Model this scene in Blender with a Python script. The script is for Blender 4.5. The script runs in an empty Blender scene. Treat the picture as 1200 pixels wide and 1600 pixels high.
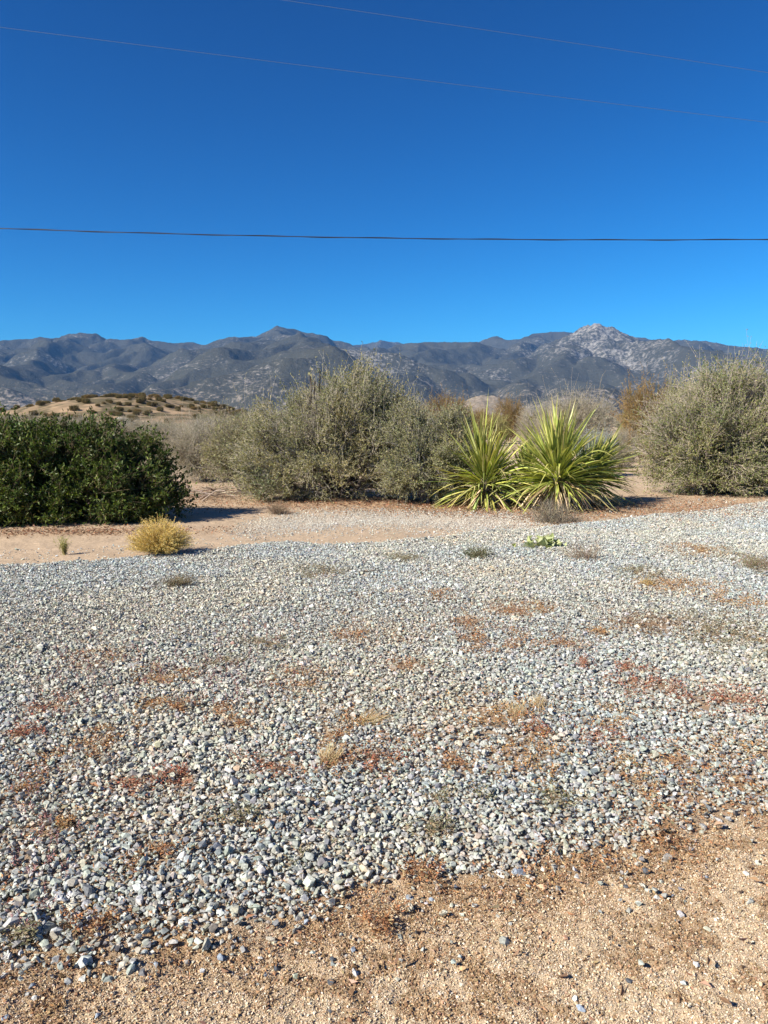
import bpy, bmesh, math, random
import numpy as np
from mathutils import Vector, Matrix
R = math.radians
scene = bpy.context.scene
# ------------------------------------------------------------------ camera, sky, sun, exposure
CAM_H = 1.6
PITCH = R(7.13)
cam_d = bpy.data.cameras.new("camera")
cam_d.sensor_fit = 'VERTICAL'; cam_d.sensor_height = 36.0; cam_d.sensor_width = 27.0
cam_d.lens = 27.0
cam_d.clip_start = 0.05; cam_d.clip_end = 60000.0
cam = bpy.data.objects.new("camera", cam_d)
scene.collection.objects.link(cam)
cam.location = (0, 0, CAM_H)
cam.rotation_euler = (math.pi/2 - PITCH, 0, 0)
scene.camera = cam
scene.render.resolution_x = 768; scene.render.resolution_y = 1024

SUN_EL = R(36.0)
SUN_BACK = R(32.0)                                   # sun stands to the left, a little behind the viewer
SUN_V = Vector((-math.cos(SUN_BACK)*math.cos(SUN_EL), -math.sin(SUN_BACK)*math.cos(SUN_EL), math.sin(SUN_EL)))
SKY_CURVE = ((0.60, 2.6), (0.88, 1.60), (1.02, 1.40))
world = bpy.data.worlds.new("World"); scene.world = world
world.use_nodes = True
nt = world.node_tree; nt.nodes.clear()
sky = nt.nodes.new("ShaderNodeTexSky"); sky.sky_type = 'NISHITA'
sky.sun_disc = False
sky.sun_elevation = SUN_EL
sky.sun_rotation = math.atan2(SUN_V.x, SUN_V.y)
sky.altitude = 1300; sky.air_density = 1.0; sky.dust_density = 0.0; sky.ozone_density = 3.0
bg = nt.nodes.new("ShaderNodeBackground"); bg.inputs[1].default_value = 0.1
wo = nt.nodes.new("ShaderNodeOutputWorld")
sep = nt.nodes.new("ShaderNodeSeparateColor"); comb = nt.nodes.new("ShaderNodeCombineColor")
nt.links.new(sky.outputs[0], sep.inputs[0])
for ch, (gn, gp) in enumerate(SKY_CURVE):            # deep, dry desert blue: a power curve on each channel of the sky
    m0 = nt.nodes.new("ShaderNodeMath"); m0.operation = 'MULTIPLY'; m0.inputs[1].default_value = 0.085
    m1 = nt.nodes.new("ShaderNodeMath"); m1.operation = 'POWER'; m1.inputs[1].default_value = gp
    m2 = nt.nodes.new("ShaderNodeMath"); m2.operation = 'MULTIPLY'; m2.inputs[1].default_value = gn*10
    nt.links.new(sep.outputs[ch], m0.inputs[0]); nt.links.new(m0.outputs[0], m1.inputs[0]); nt.links.new(m1.outputs[0], m2.inputs[0]); nt.links.new(m2.outputs[0], comb.inputs[ch])
nt.links.new(comb.outputs[0], bg.inputs[0]); nt.links.new(bg.outputs[0], wo.inputs[0])
sun_d = bpy.data.lights.new("sun", 'SUN'); sun_d.energy = 5.0; sun_d.angle = R(0.53); sun_d.color = (1.0, 0.93, 0.81)
sun = bpy.data.objects.new("sun", sun_d); scene.collection.objects.link(sun)
sun.rotation_euler = SUN_V.to_track_quat('Z', 'Y').to_euler()
scene.view_settings.view_transform = 'Standard'; scene.view_settings.look = 'None'
scene.view_settings.exposure = 1.0; scene.view_settings.gamma = 1.0
scene.cycles.max_bounces = 5; scene.cycles.diffuse_bounces = 3; scene.cycles.glossy_bounces = 2
scene.cycles.transmission_bounces = 2; scene.cycles.volume_bounces = 0

# ------------------------------------------------------------------ pixel -> world helpers (photo pixels, 1200 x 1600)
F_PX = 1200.0
def ray(px, py):
    x = (px-600)/F_PX; v = (800-py)/F_PX
    return np.array([x, math.cos(PITCH)+math.sin(PITCH)*v, -math.sin(PITCH)+math.cos(PITCH)*v])
def G(px, py):
    d = ray(px, py); t = -CAM_H/d[2]
    return np.array([d[0]*t, d[1]*t, 0.0])
def AT(px, py, Y):
    d = ray(px, py); t = Y/d[1]
    return np.array([d[0]*t, Y, CAM_H+d[2]*t])
def AZ(px, py, rr):                                  # at horizontal range rr
    d = ray(px, py); t = rr/math.hypot(d[0], d[1])
    return np.array([d[0]*t, d[1]*t, CAM_H+d[2]*t])

# ------------------------------------------------------------------ noise
def _hash(ix, iy, seed):
    h = (ix.astype(np.int64)*374761393 + iy.astype(np.int64)*668265263 + seed*974634721) & 0x7fffffff
    h = (h ^ (h >> 13))*1274126177 & 0x7fffffff
    h = (h ^ (h >> 16))*668265263 & 0x7fffffff
    return ((h ^ (h >> 15)) & 0xffffff)/float(0xffffff)
def vnoise(x, y, seed=0):
    ix = np.floor(x); iy = np.floor(y); fx = x-ix; fy = y-iy
    fx = fx*fx*fx*(fx*(fx*6-15)+10); fy = fy*fy*fy*(fy*(fy*6-15)+10)
    a = _hash(ix, iy, seed); b = _hash(ix+1, iy, seed); c = _hash(ix, iy+1, seed); d = _hash(ix+1, iy+1, seed)
    return (a*(1-fx)+b*fx)*(1-fy)+(c*(1-fx)+d*fx)*fy
def fbm(x, y, seed=0, octs=4, gain=0.5):
    s = 0; a = 1; t = 0
    for i in range(octs):
        s = s+a*vnoise(x*2**i+13.1*i, y*2**i-7.7*i, seed+i); t += a; a *= gain
    return s/t
def ridged(x, y, seed=0, octs=4):
    s = 0; a = 1; t = 0
    for i in range(octs):
        s = s+a*(1-np.abs(2*vnoise(x*2**i+3.3*i, y*2**i+9.1*i, seed+i)-1)); t += a; a *= 0.5
    return s/t
def sstep(a, b, x):
    t = np.clip((x-a)/(b-a), 0, 1); return t*t*(3-2*t)

# ------------------------------------------------------------------ object helpers
COL = scene.collection
def mk(name, V, faces, mat, parent=None, col=None, smooth=False):
    """one mesh object from numpy arrays; faces = list of (n,k) index arrays"""
    me = bpy.data.meshes.new(name)
    V = np.asarray(V, np.float32).reshape(-1, 3)
    faces = [np.asarray(f, np.int32) for f in faces if len(f)]
    me.vertices.add(len(V)); me.vertices.foreach_set("co", V.ravel())
    nl = sum(f.size for f in faces); npoly = sum(len(f) for f in faces)
    me.loops.add(nl); me.loops.foreach_set("vertex_index", np.concatenate([f.ravel() for f in faces]))
    tot = np.concatenate([np.full(len(f), f.shape[1], np.int32) for f in faces])
    st = np.concatenate([[0], np.cumsum(tot)[:-1]]).astype(np.int32)
    me.polygons.add(npoly); me.polygons.foreach_set("loop_start", st)
    me.update(calc_edges=True)
    me.polygons.foreach_set("use_smooth", np.full(npoly, smooth))
    if col is not None:
        a = me.color_attributes.new("col", 'FLOAT_COLOR', 'POINT')
        c = np.ones((len(V), 4), np.float32); c[:, :3] = col
        a.data.foreach_set("color", c.ravel())
    me.materials.append(mat)
    o = bpy.data.objects.new(name, me); COL.objects.link(o)
    if parent is not None: o.parent = parent
    return o
def tag(o, label=None, cat=None, group=None, kind=None):
    if label: o["label"] = label
    if cat: o["category"] = cat
    if group: o["group"] = group
    if kind: o["kind"] = kind
    return o
def empty(name, loc=(0, 0, 0), label=None, cat=None, group=None):
    o = bpy.data.objects.new(name, None); o.empty_display_size = 0.2
    o.location = tuple(float(v) for v in loc); COL.objects.link(o)
    return tag(o, label, cat, group)
def copy_thing(o, loc, rz, scl, label=None, group=None, cat=None):
    c = o.copy(); COL.objects.link(c)
    c.location = tuple(float(v) for v in loc); c.rotation_euler = (0, 0, rz); c.scale = scl
    for ch in o.children:
        k = ch.copy(); COL.objects.link(k); k.parent = c
    tag(c, label, cat, group)
    return c
def nrm(v):
    return v/np.maximum(np.linalg.norm(v, axis=-1, keepdims=True), 1e-9)
def tubes(P, rad, sides=4):
    """P (n,k,3) paths, rad (n,k) -> verts, quads"""
    n, k, _ = P.shape
    T = np.gradient(P, axis=1); T = nrm(T)
    ref = np.tile(np.array([0.13, 0.21, 0.97]), (n, 1)); bad = np.abs((T[:, 0]*ref).sum(-1)) > 0.9
    ref[bad] = [0.97, 0.1, 0.2]
    U = nrm(np.cross(T, ref[:, None, :])); W = np.cross(T, U)
    a = np.arange(sides)*2*math.pi/sides
    ring = P[:, :, None, :]+rad[:, :, None, None]*(np.cos(a)[None, None, :, None]*U[:, :, None, :]+np.sin(a)[None, None, :, None]*W[:, :, None, :])
    V = ring.reshape(-1, 3)
    i = np.arange(n)[:, None, None]*k*sides; j = np.arange(k-1)[None, :, None]*sides; s = np.arange(sides)[None, None, :]
    s2 = (s+1) % sides
    q = np.stack([i+j+s, i+j+s2, i+j+sides+s2, i+j+sides+s], -1).reshape(-1, 4)
    return V, q
def merge(parts):
    Vs = []; Fs = {}; Cs = []; off = 0
    for V, F, C in parts:
        Vs.append(V); Cs.append(np.broadcast_to(C, (len(V), 3)))
        Fs.setdefault(F.shape[1], []).append(F+off); off += len(V)
    return np.concatenate(Vs), [np.concatenate(f) for f in Fs.values()], np.concatenate(Cs)
def leaves(pos, d, L, W, rng, fold=0.35):
    n = len(pos)
    d = nrm(d)
    r = nrm(rng.normal(size=(n, 3))); s = nrm(np.cross(d, r)); u = np.cross(s, d)
    L = L[:, None]; W = W[:, None]
    b = pos; t = pos+d*L-u*L*0.12
    m = pos+d*L*0.45
    l = m+s*W*0.5+u*W*fold; rr = m-s*W*0.5+u*W*fold
    V = np.stack([b, l, t, rr], 1).reshape(-1, 3)
    i = np.arange(n)*4
    F = np.concatenate([np.stack([i, i+2, i+1], 1), np.stack([i, i+3, i+2], 1)])
    return V, F
def bez(p0, p1, k, rng, bow=0.12, up=0.08):
    n = len(p0); L = np.linalg.norm(p1-p0, axis=1, keepdims=True)
    c = (p0+p1)/2+rng.normal(size=(n, 3))*L*bow+np.array([0, 0, 1])*L*up
    t = np.linspace(0, 1, k)[None, :, None]
    P = (1-t)**2*p0[:, None]+2*t*(1-t)*c[:, None]+t*t*p1[:, None]
    P[:, 1:-1] += rng.normal(size=(n, k-2, 3))*L[:, None]*0.02
    return P
def pal(rng, n, cols, wts, var=0.15):
    cols = np.array(cols); w = np.array(wts, float); w /= w.sum()
    c = cols[rng.choice(len(cols), n, p=w)]
    return np.clip(c*(1+rng.normal(size=(n, 1))*var)*(1+rng.normal(size=(n, 3))*var*0.25), 0.004, 0.9)

# ------------------------------------------------------------------ materials
def new_mat(name):
    m = bpy.data.materials.new(name); m.use_nodes = True; m.node_tree.nodes.clear()
    return m, m.node_tree.nodes, m.node_tree.links
def leaf_mat(name, rough=0.55, trans=0.25, spec=0.3, tint=(1.1, 1.15, 0.6)):
    m, N, L = new_mat(name)
    a = N.new("ShaderNodeAttribute"); a.attribute_name = "col"
    p = N.new("ShaderNodeBsdfPrincipled"); p.inputs["Roughness"].default_value = rough
    p.inputs["Specular IOR Level"].default_value = spec
    L.new(a.outputs[0], p.inputs["Base Color"])
    t = N.new("ShaderNodeBsdfTranslucent")
    mul = N.new("ShaderNodeMix"); mul.data_type = 'RGBA'; mul.blend_type = 'MULTIPLY'; mul.inputs[0].default_value = 1
    L.new(a.outputs[0], mul.inputs[6]); mul.inputs[7].default_value = (*tint, 1); L.new(mul.outputs[2], t.inputs[0])
    x = N.new("ShaderNodeMixShader"); x.inputs[0].default_value = trans
    L.new(p.outputs[0], x.inputs[1]); L.new(t.outputs[0], x.inputs[2])
    o = N.new("ShaderNodeOutputMaterial"); L.new(x.outputs[0], o.inputs[0])
    return m
def attr_mat(name, rough=0.85, spec=0.25, nscale=0, namt=0.0, bump=0.0):
    m, N, L = new_mat(name)
    a = N.new("ShaderNodeAttribute"); a.attribute_name = "col"
    p = N.new("ShaderNodeBsdfPrincipled"); p.inputs["Roughness"].default_value = rough
    p.inputs["Specular IOR Level"].default_value = spec
    src = a.outputs[0]
    if nscale:
        g = N.new("ShaderNodeNewGeometry")
        n = N.new("ShaderNodeTexNoise"); n.inputs["Scale"].default_value = nscale; n.inputs["Detail"].default_value = 3
        L.new(g.outputs["Position"], n.inputs["Vector"])
        mr = N.new("ShaderNodeMapRange"); mr.inputs[1].default_value = 0.3; mr.inputs[2].default_value = 0.7
        mr.inputs[3].default_value = 1-namt; mr.inputs[4].default_value = 1+namt
        L.new(n.outputs[0], mr.inputs[0])
        v = N.new("ShaderNodeVectorMath"); v.operation = 'SCALE'; L.new(src, v.inputs[0]); L.new(mr.outputs[0], v.inputs["Scale"])
        src = v.outputs[0]
        if bump:
            b = N.new("ShaderNodeBump"); b.inputs["Strength"].default_value = bump; b.inputs["Distance"].default_value = 0.003
            L.new(n.outputs[0], b.inputs["Height"]); L.new(b.outputs[0], p.inputs["Normal"])
    L.new(src, p.inputs["Base Color"])
    o = N.new("ShaderNodeOutputMaterial"); L.new(p.outputs[0], o.inputs[0])
    return m
M_leaf = leaf_mat("small_dull_leaf", 0.6, 0.22, 0.25)
M_gloss = leaf_mat("glossy_leaf", 0.48, 0.22, 0.3, (1.2, 1.3, 0.5))
M_blade = leaf_mat("yucca_blade", 0.42, 0.18, 0.4, (1.1, 1.2, 0.4))
M_bark = attr_mat("bark", 0.9, 0.15, 60, 0.3)
M_stone = attr_mat("crushed_stone", 0.8, 0.25, 130, 0.28, 0.5)
M_grain = attr_mat("sand_grain", 0.85, 0.2)
M_straw = leaf_mat("dry_stem", 0.7, 0.15, 0.2, (1.1, 1.0, 0.7))

# ------------------------------------------------------------------ ground outline of the gravel pad
near_px = [(-400, 1545), (-150, 1510), (0, 1492), (120, 1484), (210, 1475), (290, 1462), (350, 1448), (400, 1440), (470, 1425), (530, 1408), (600, 1392), (680, 1385),
           (750, 1372), (830, 1364), (900, 1348), (970, 1334), (1030, 1315), (1080, 1292), (1140, 1276), (1200, 1258), (1400, 1200), (1700, 1150)]
far_px = [(-500, 893), (-200, 890), (0, 885), (60, 884), (120, 880), (180, 873), (250, 868), (330, 862), (380, 855), (450, 849), (520, 852), (600, 846), (680, 838),
          (740, 832), (800, 829), (860, 822), (905, 815), (950, 813), (1000, 808), (1050, 803), (1120, 797), (1200, 787), (1330, 772), (1500, 762)]
nearP = np.array([G(p[0], p[1]+13)[:2] for p in near_px]); farP = np.array([G(*p)[:2] for p in far_px])
nearP = nearP[np.argsort(nearP[:, 0])]; farP = farP[np.argsort(farP[:, 0])]
def near_y(x): return np.interp(x, nearP[:, 0], nearP[:, 1])
def far_y(x): return np.interp(x, farP[:, 0], farP[:, 1])
def gmask(x, y):
    """1 inside gravel pad, 0 outside, ragged edges"""
    n1 = (fbm(x*3, y*3, 5, 4)-0.5)*0.55; n2 = (fbm(x*1.3, y*1.3, 8, 4)-0.5)*0.9
    a = sstep(-0.07, 0.12, y-near_y(x)+n1*0.55); b = sstep(-0.1, 0.16, far_y(x)-y+n2*0.6)
    return a*b
# thin second band of pale gravel spreading under the big bush
band_c = np.array([G(*p)[:2] for p in [(395, 822), (470, 815), (560, 812), (650, 812), (740, 814), (810, 812)]])
def bandmask(x, y):
    yc = np.interp(x, band_c[:, 0], band_c[:, 1]); w = 0.95
    m = np.exp(-((y-yc)/w)**2)*sstep(band_c[0, 0]-0.4, band_c[0, 0]+0.3, x)*sstep(band_c[-1, 0]+0.6, band_c[-1, 0]-0.2, x)
    return m*sstep(0.25, 0.62, fbm(x*1.6, y*1.2, 31, 4)+0.16)
# weedy patches in the gravel: px, py, rx, ry, tone
PATCH = [(155,1035,28,9,'rust'),(262,1062,30,11,'orange'),(238,1105,20,7,'orange'),(335,1112,38,9,'rust'),(465,1072,32,15,'rust'),(285,1117,16,6,'rust'),
 (375,1135,22,11,'rust'),(80,1110,28,13,'red'),(180,1150,22,10,'orange'),(130,1182,42,20,'rust'),(512,1163,27,13,'rust'),(430,1205,38,13,'red'),(290,1225,20,9,'red'),
 (30,1160,22,9,'red'),(565,1130,26,9,'orange'),(595,1205,24,10,'red'),(715,1200,22,12,'rust'),(822,1188,46,26,'orange'),(768,1122,42,20,'orange'),(850,1150,27,13,'red'),
 (690,935,17,5,'rust'),(730,975,17,9,'rust'),(800,958,27,9,'rust'),(770,1010,42,15,'rust'),(842,955,16,6,'orange'),(940,992,15,5,'orange'),(1020,980,42,10,'brown'),
 (985,1050,17,10,'red'),(1010,1077,42,11,'red'),(905,1040,9,7,'red'),(1060,920,42,8,'orange'),(1150,943,28,9,'orange'),(1080,865,27,6,'orange'),(1187,890,22,16,'olive'),
 (1110,1105,62,14,'red'),(1150,1000,52,26,'olive'),(955,1130,22,11,'orange'),(950,1162,32,10,'red'),(985,1215,18,20,'orange'),(1020,1290,34,34,'rust'),(870,1260,20,12,'olive'),
 (90,1300,18,10,'orange'),(240,1360,20,12,'rust'),(620,1160,26,12,'rust'),(540,1205,34,14,'rust'),(1050,1195,30,14,'rust'),(1165,1180,34,14,'orange'),(680,1300,26,12,'olive'),
 (720,1262,30,12,'olive'),(150,1460,30,12,'rust'),(60,1480,26,12,'olive'),(420,1010,30,9,'olive'),(500,900,30,7,'olive'),(1150,1225,38,16,'rust'),(660,1375,34,11,'rust'),
 (900,1350,44,14,'rust'),(1080,1255,34,18,'rust'),(350,1040,24,7,'olive'),(630,876,18,4,'olive'),(1000,900,30,6,'olive'),(870,1010,34,8,'rust'),(560,1000,30,8,'rust'),
 (210,1230,26,12,'red'),(40,1240,24,12,'rust'),(380,1290,26,10,'olive'),(480,1340,26,14,'olive'),(600,1445,30,12,'rust'),(780,1385,40,12,'rust'),(640,1045,26,8,'rust')]
PW = []
for px, py, rx, ry, tn in PATCH:
    c = G(px, py); ex = (G(px+rx, py)-c)[0]; ey = (G(px, py-ry)-G(px, py+ry))[1]/2
    PW.append((c[0], c[1], ex, ey, tn))
def patch_mask(x, y):
    m = np.zeros_like(x)
    for cx, cy, ex, ey, tn in PW:
        q = ((x-cx)/ex)**2+((y-cy)/ey)**2
        m = np.maximum(m, np.exp(-q*0.9))
    nz = fbm(x*7, y*7, 77, 3)
    broad = sstep(0.52, 0.72, fbm(x*1.1+4, y*0.8, 41, 4))*sstep(7.6, 5.5, y)*0.6
    return np.clip(m, 0, 1)*sstep(0.33, 0.55, nz)*1.1+broad*sstep(0.42, 0.62, nz)*0.7
def gz(x, y):
    """height of the ground itself"""
    r = np.hypot(x, y)
    z = (fbm(x*0.25, y*0.25, 2, 3)-0.5)*0.10*sstep(3, 9, r)
    z = z+(fbm(x*1.5, y*1.5, 3, 3)-0.5)*0.035
    z = z+(fbm(x*8, y*8, 4, 3)-0.5)*0.016*sstep(60, 15, r)
    z = z+gmask(x, y)*0.015*sstep(30, 16, r)
    z = z+(fbm(x*0.05, y*0.05, 6, 3)-0.5)*0.8*sstep(25, 80, r)
    z = z+(fbm(x*0.01, y*0.01, 7, 3)-0.5)*2*sstep(150, 500, r)-sstep(300, 2500, r)*3
    return z

# ================================================================== THE SETTING
# ------------------------------------------------------------------ ground
def build_ground():
    th_f = np.linspace(R(-48), R(48), 900); th_b = np.linspace(R(48), R(312), 130)[1:-1]
    th = np.concatenate([th_f, th_b])
    rs = [0.5]
    while rs[-1] < 15: rs.append(rs[-1]*1.0062+0.0012)
    while rs[-1] < 14000: rs.append(rs[-1]*1.035)
    rs = np.array(rs)
    rr, tt = np.meshgrid(rs, th, indexing='ij')
    x = rr*np.sin(tt); y = rr*np.cos(tt)
    z = gz(x, y)
    nearsand = (1-gmask(x, y))*sstep(9, 3.5, np.hypot(x, y))
    z = z+nearsand*((fbm(x*45, y*45, 9, 2)-0.5)*0.010+(fbm(x*18, y*18, 10, 2)-0.5)*0.012)
    V = np.stack([x, y, z], -1).reshape(-1, 3)
    nr, nc = x.shape
    i = np.arange(nr-1)[:, None]*nc; j = np.arange(nc)[None, :]; j2 = (j+1) % nc
    Fq = np.stack([i+j, i+nc+j, i+nc+j2, i+j2], -1).reshape(-1, 4)
    x = x.ravel(); y = y.ravel()
    V = np.concatenate([V, [[0, 0, z[0].mean()]]]); c0 = len(V)-1
    jj = np.arange(nc); Ft = np.stack([np.full(nc, c0), jj, (jj+1) % nc], 1)
    # soil tones (what the earth is made of)
    sand = np.array([0.45, 0.355, 0.245]); pinks = np.array([0.465, 0.35, 0.24]); litter = np.array([0.40, 0.26, 0.15]); grey = np.array([0.30, 0.24, 0.19])
    brown = np.array([0.30, 0.18, 0.085]); scrub = np.array([0.20, 0.165, 0.11])
    r = np.hypot(x, y)
    col = np.tile(sand, (len(x), 1))
    def mix(c, m): return col*(1-m[:, None])+np.array(c)*m[:, None]
    col = mix(pinks, sstep(7, 9, y))
    gm = gmask(x, y)*sstep(20, 14, r); col = mix(grey, gm*0.8)
    col = mix(brown, np.clip(patch_mask(x, y), 0, 1)*gm*0.5)
    edge = np.exp(-((y-near_y(x)+0.05)/0.22)**2)*sstep(0.40, 0.62, fbm(x*6, y*6, 51, 3)+0.08)
    col = mix(brown, edge*0.65*(r < 6))
    blot = sstep(0.47, 0.62, fbm(x*11, y*11, 52, 4))*sstep(0.30, 0.55, fbm(x*1.7, y*1.7, 53, 2)+0.06)*(y < near_y(x)+0.2)*(r < 6)
    col = mix(np.array([0.31, 0.20, 0.105]), blot*0.5)
    # reddish litter belts under the shrubs
    for (px, py, rx, ry, s) in [(1080, 800, 190, 16, .8), (640, 790, 90, 10, .6), (560, 788, 200, 9, .6), (960, 788, 80, 14, .55), (310, 770, 60, 12, .6), (770, 800, 110, 12, .5), (120, 835, 200, 5, .5)]:
        c = G(px, py); ex = G(px+rx, py)[0]-c[0]; ey = (G(px, py-ry)-G(px, py+ry))[1]/2
        m = np.exp(-(((x-c[0])/ex)**4+((y-c[1])/ey)**2))*sstep(0.3, 0.6, fbm(x*3, y*3, 61, 4)+0.1)
        col = mix(litter, m*s*0.75)
    col = mix(np.array([0.42, 0.40, 0.37]), bandmask(x, y)*0.35*(1-gm))
    far = sstep(45, 110, r)*sstep(0.35, 0.6, fbm(x*0.05, y*0.05, 71, 4)+0.05); col = mix(scrub, far*0.8)
    col = np.concatenate([col, col[:1]])
    m, N, L = new_mat("ground")
    a = N.new("ShaderNodeAttribute"); a.attribute_name = "col"
    g = N.new("ShaderNodeNewGeometry")
    def noise(sc, det=3):
        n = N.new("ShaderNodeTexNoise"); n.inputs["Scale"].default_value = sc; n.inputs["Detail"].default_value = det
        L.new(g.outputs["Position"], n.inputs["Vector"]); return n
    n1 = noise(260, 2); n2 = noise(28, 4); n3 = noise(3, 4)
    def rng_(n, lo, hi):
        mr = N.new("ShaderNodeMapRange"); mr.inputs[1].default_value = 0.32; mr.inputs[2].default_value = 0.68
        mr.inputs[3].default_value = lo; mr.inputs[4].default_value = hi; L.new(n.outputs[0], mr.inputs[0]); return mr.outputs[0]
    def mul(a_, b_):
        q = N.new("ShaderNodeMath"); q.operation = 'MULTIPLY'; L.new(a_, q.inputs[0]); L.new(b_, q.inputs[1]); return q.outputs[0]
    k = mul(mul(rng_(n1, 0.72, 1.22), rng_(n2, 0.84, 1.12)), rng_(n3, 0.93, 1.07))
    v = N.new("ShaderNodeVectorMath"); v.operation = 'SCALE'; L.new(a.outputs[0], v.inputs[0]); L.new(k, v.inputs["Scale"])
    p = N.new("ShaderNodeBsdfPrincipled"); p.inputs["Roughness"].default_value = 0.93; p.inputs["Specular IOR Level"].default_value = 0.15
    L.new(v.outputs[0], p.inputs["Base Color"])
    b = N.new("ShaderNodeBump"); b.inputs["Strength"].default_value = 0.8; b.inputs["Distance"].default_value = 0.006
    ad = N.new("ShaderNodeMath"); ad.operation = 'ADD'; L.new(n1.outputs[0], ad.inputs[0]); L.new(n2.outputs[0], ad.inputs[1])
    L.new(ad.outputs[0], b.inputs["Height"]); L.new(b.outputs[0], p.inputs["Normal"])
    o = N.new("ShaderNodeOutputMaterial"); L.new(p.outputs[0], o.inputs[0])
    ob = mk("ground", V, [Fq, Ft], m, None, col, True)
    tag(ob, kind="structure")
build_ground()

# ------------------------------------------------------------------ mountains
def build_mountains():
    rng = np.random.default_rng(11)
    segs = []
    def crest(pts, rr, spur_every, spur_len, slope_drop, wob=250, child=0.55, face=0.0):
        P = []
        for i, (px, py) in enumerate(pts):
            q = AZ(px, py, rr+rng.normal()*wob*0.3); P.append(q)
        for a, b in zip(P[:-1], P[1:]): segs.append((*a, *b))
        # spurs coming down towards the valley
        P = np.array(P); seglen = np.linalg.norm(np.diff(P[:, :2], axis=0), axis=1); tot = seglen.sum()
        s = rng.uniform(0, spur_every)
        cum = np.concatenate([[0], np.cumsum(seglen)])
        while s < tot:
            k = min(np.searchsorted(cum, s)-1, len(P)-2); k = max(k, 0); t = (s-cum[k])/max(seglen[k], 1)
            p = P[k]*(1-t)+P[k+1]*t
            ang = math.atan2(-p[1], -p[0])+rng.normal()*0.35+face
            grow(p.copy(), ang, spur_len*rng.uniform(0.7, 1.15), slope_drop*rng.uniform(0.8, 1.2), 0, child)
            s += spur_every*rng.uniform(0.6, 1.4)
    def grow(p, ang, length, drop, lvl, child):
        step = 230 if lvl == 0 else 150
        d = 0; a = ang
        z0 = p[2]
        while d < length and p[2] > 15:
            a2 = a+rng.normal()*0.28; a = ang*0.3+a2*0.7
            # humped descent: alternately steep and gentle
            f = drop*(1.0 if rng.random() < 0.55 else 0.35)*rng.uniform(0.6, 1.5)
            if d == 0: f = drop*1.3
            q = p+np.array([math.cos(a)*step, math.sin(a)*step, -f*step])
            q[2] = max(q[2], 5)
            segs.append((*p, *q))
            if lvl < 2 and rng.random() < child:
                sgn = rng.choice([-1, 1])
                grow(q.copy(), a+sgn*rng.uniform(0.6, 1.15), (900 if lvl == 0 else 420)*rng.uniform(0.5, 1.1), drop*1.35, lvl+1, child*0.8)
            p = q; d += step
    crest([(-420, 552), (-260, 548), (-120, 536), (0, 532), (40, 530), (90, 528), (103, 521), (150, 521), (180, 530), (200, 532), (235, 529), (252, 531), (272, 538), (300, 536),
           (330, 530), (380, 528), (400, 521), (430, 511), (440, 513), (465, 514), (480, 519), (500, 523), (520, 530), (550, 532), (570, 541), (610, 556), (660, 580)], 7000, 330, 3300, 0.21)
    crest([(540, 566), (575, 552), (600, 546), (630, 540), (660, 535), (700, 531), (720, 535), (745, 541), (770, 546), (800, 560), (850, 588)], 6500, 330, 2900, 0.20)
    crest([(735, 556), (765, 541), (780, 528), (790, 525), (805, 531), (820, 529), (850, 521), (885, 520), (915, 524)], 8200, 420, 2800, 0.21)
    crest([(850, 590), (878, 550), (895, 527), (905, 519), (925, 512), (940, 508), (955, 511), (980, 523), (1000, 533), (1035, 560), (1080, 592)], 5900, 260, 2600, 0.27, child=0.7)
    crest([(960, 534), (1000, 529), (1015, 527), (1050, 531), (1100, 534), (1150, 543), (1200, 546), (1300, 552), (1450, 548), (1650, 560)], 8600, 480, 3600, 0.17)
    crest([(545, 540), (570, 534), (585, 533), (600, 537), (650, 545)], 9600, 600, 900, 0.25, child=0.2)
    # low foothills before the range
    for k in range(16):
        px = rng.uniform(-300, 1500); pts = []; w = rng.uniform(60, 160); top = rng.uniform(606, 622)
        rr = rng.uniform(3000, 4000)
        for t in np.linspace(-1, 1, 6): pts.append((px+t*w, top+t*t*20+rng.normal()*2))
        crest(pts, rr, 260, 700, 0.12, 100, 0.5)
    S = np.array(segs)
    print("segments", len(S))
    az = np.linspace(R(-37), R(37), 1000)
    rr = np.concatenate([np.linspace(2200, 9800, 330), np.linspace(9900, 11500, 16)])
    rg, ag = np.meshgrid(rr, az, indexing='ij')
    x = rg*np.sin(ag); y = rg*np.cos(ag)
    wx = x+(fbm(x/700, y/700, 101, 3)-0.5)*420+(fbm(x/170, y/170, 131, 3)-0.5)*70; wy = y+(fbm(x/700, y/700, 111, 3)-0.5)*420+(fbm(x/170, y/170, 141, 3)-0.5)*70
    xf = wx.ravel().astype(np.float32); yf = wy.ravel().astype(np.float32)
    h = np.full(xf.shape, -30, np.float32)
    for (x0, y0, z0, x1, y1, z1) in S:
        reach = max(z0, z1)/0.42+120
        dx = x1-x0; dy = y1-y0; l2 = dx*dx+dy*dy+1e-6
        sel = np.where((xf > min(x0, x1)-reach) & (xf < max(x0, x1)+reach) & (yf > min(y0, y1)-reach) & (yf < max(y0, y1)+reach))[0]
        if not len(sel): continue
        t = np.clip(((xf[sel]-x0)*dx+(yf[sel]-y0)*dy)/l2, 0, 1)
        d = np.sqrt((xf[sel]-x0-t*dx)**2+(yf[sel]-y0-t*dy)**2+38**2)-38
        v = z0+(z1-z0)*t-d*0.60
        h[sel] = np.maximum(h[sel], v)
    h = h.reshape(x.shape)
    h = np.maximum(h, 8+18*fbm(x/500, y/500, 121, 3)-sstep(3000, 2200, rg)*30)
    amp = sstep(0, 500, h)
    rocky = np.exp(-(((ag-math.atan((945-600)/1200))/0.085)**2))*sstep(4500, 5200, rg)*sstep(7600, 6600, rg)
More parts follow.
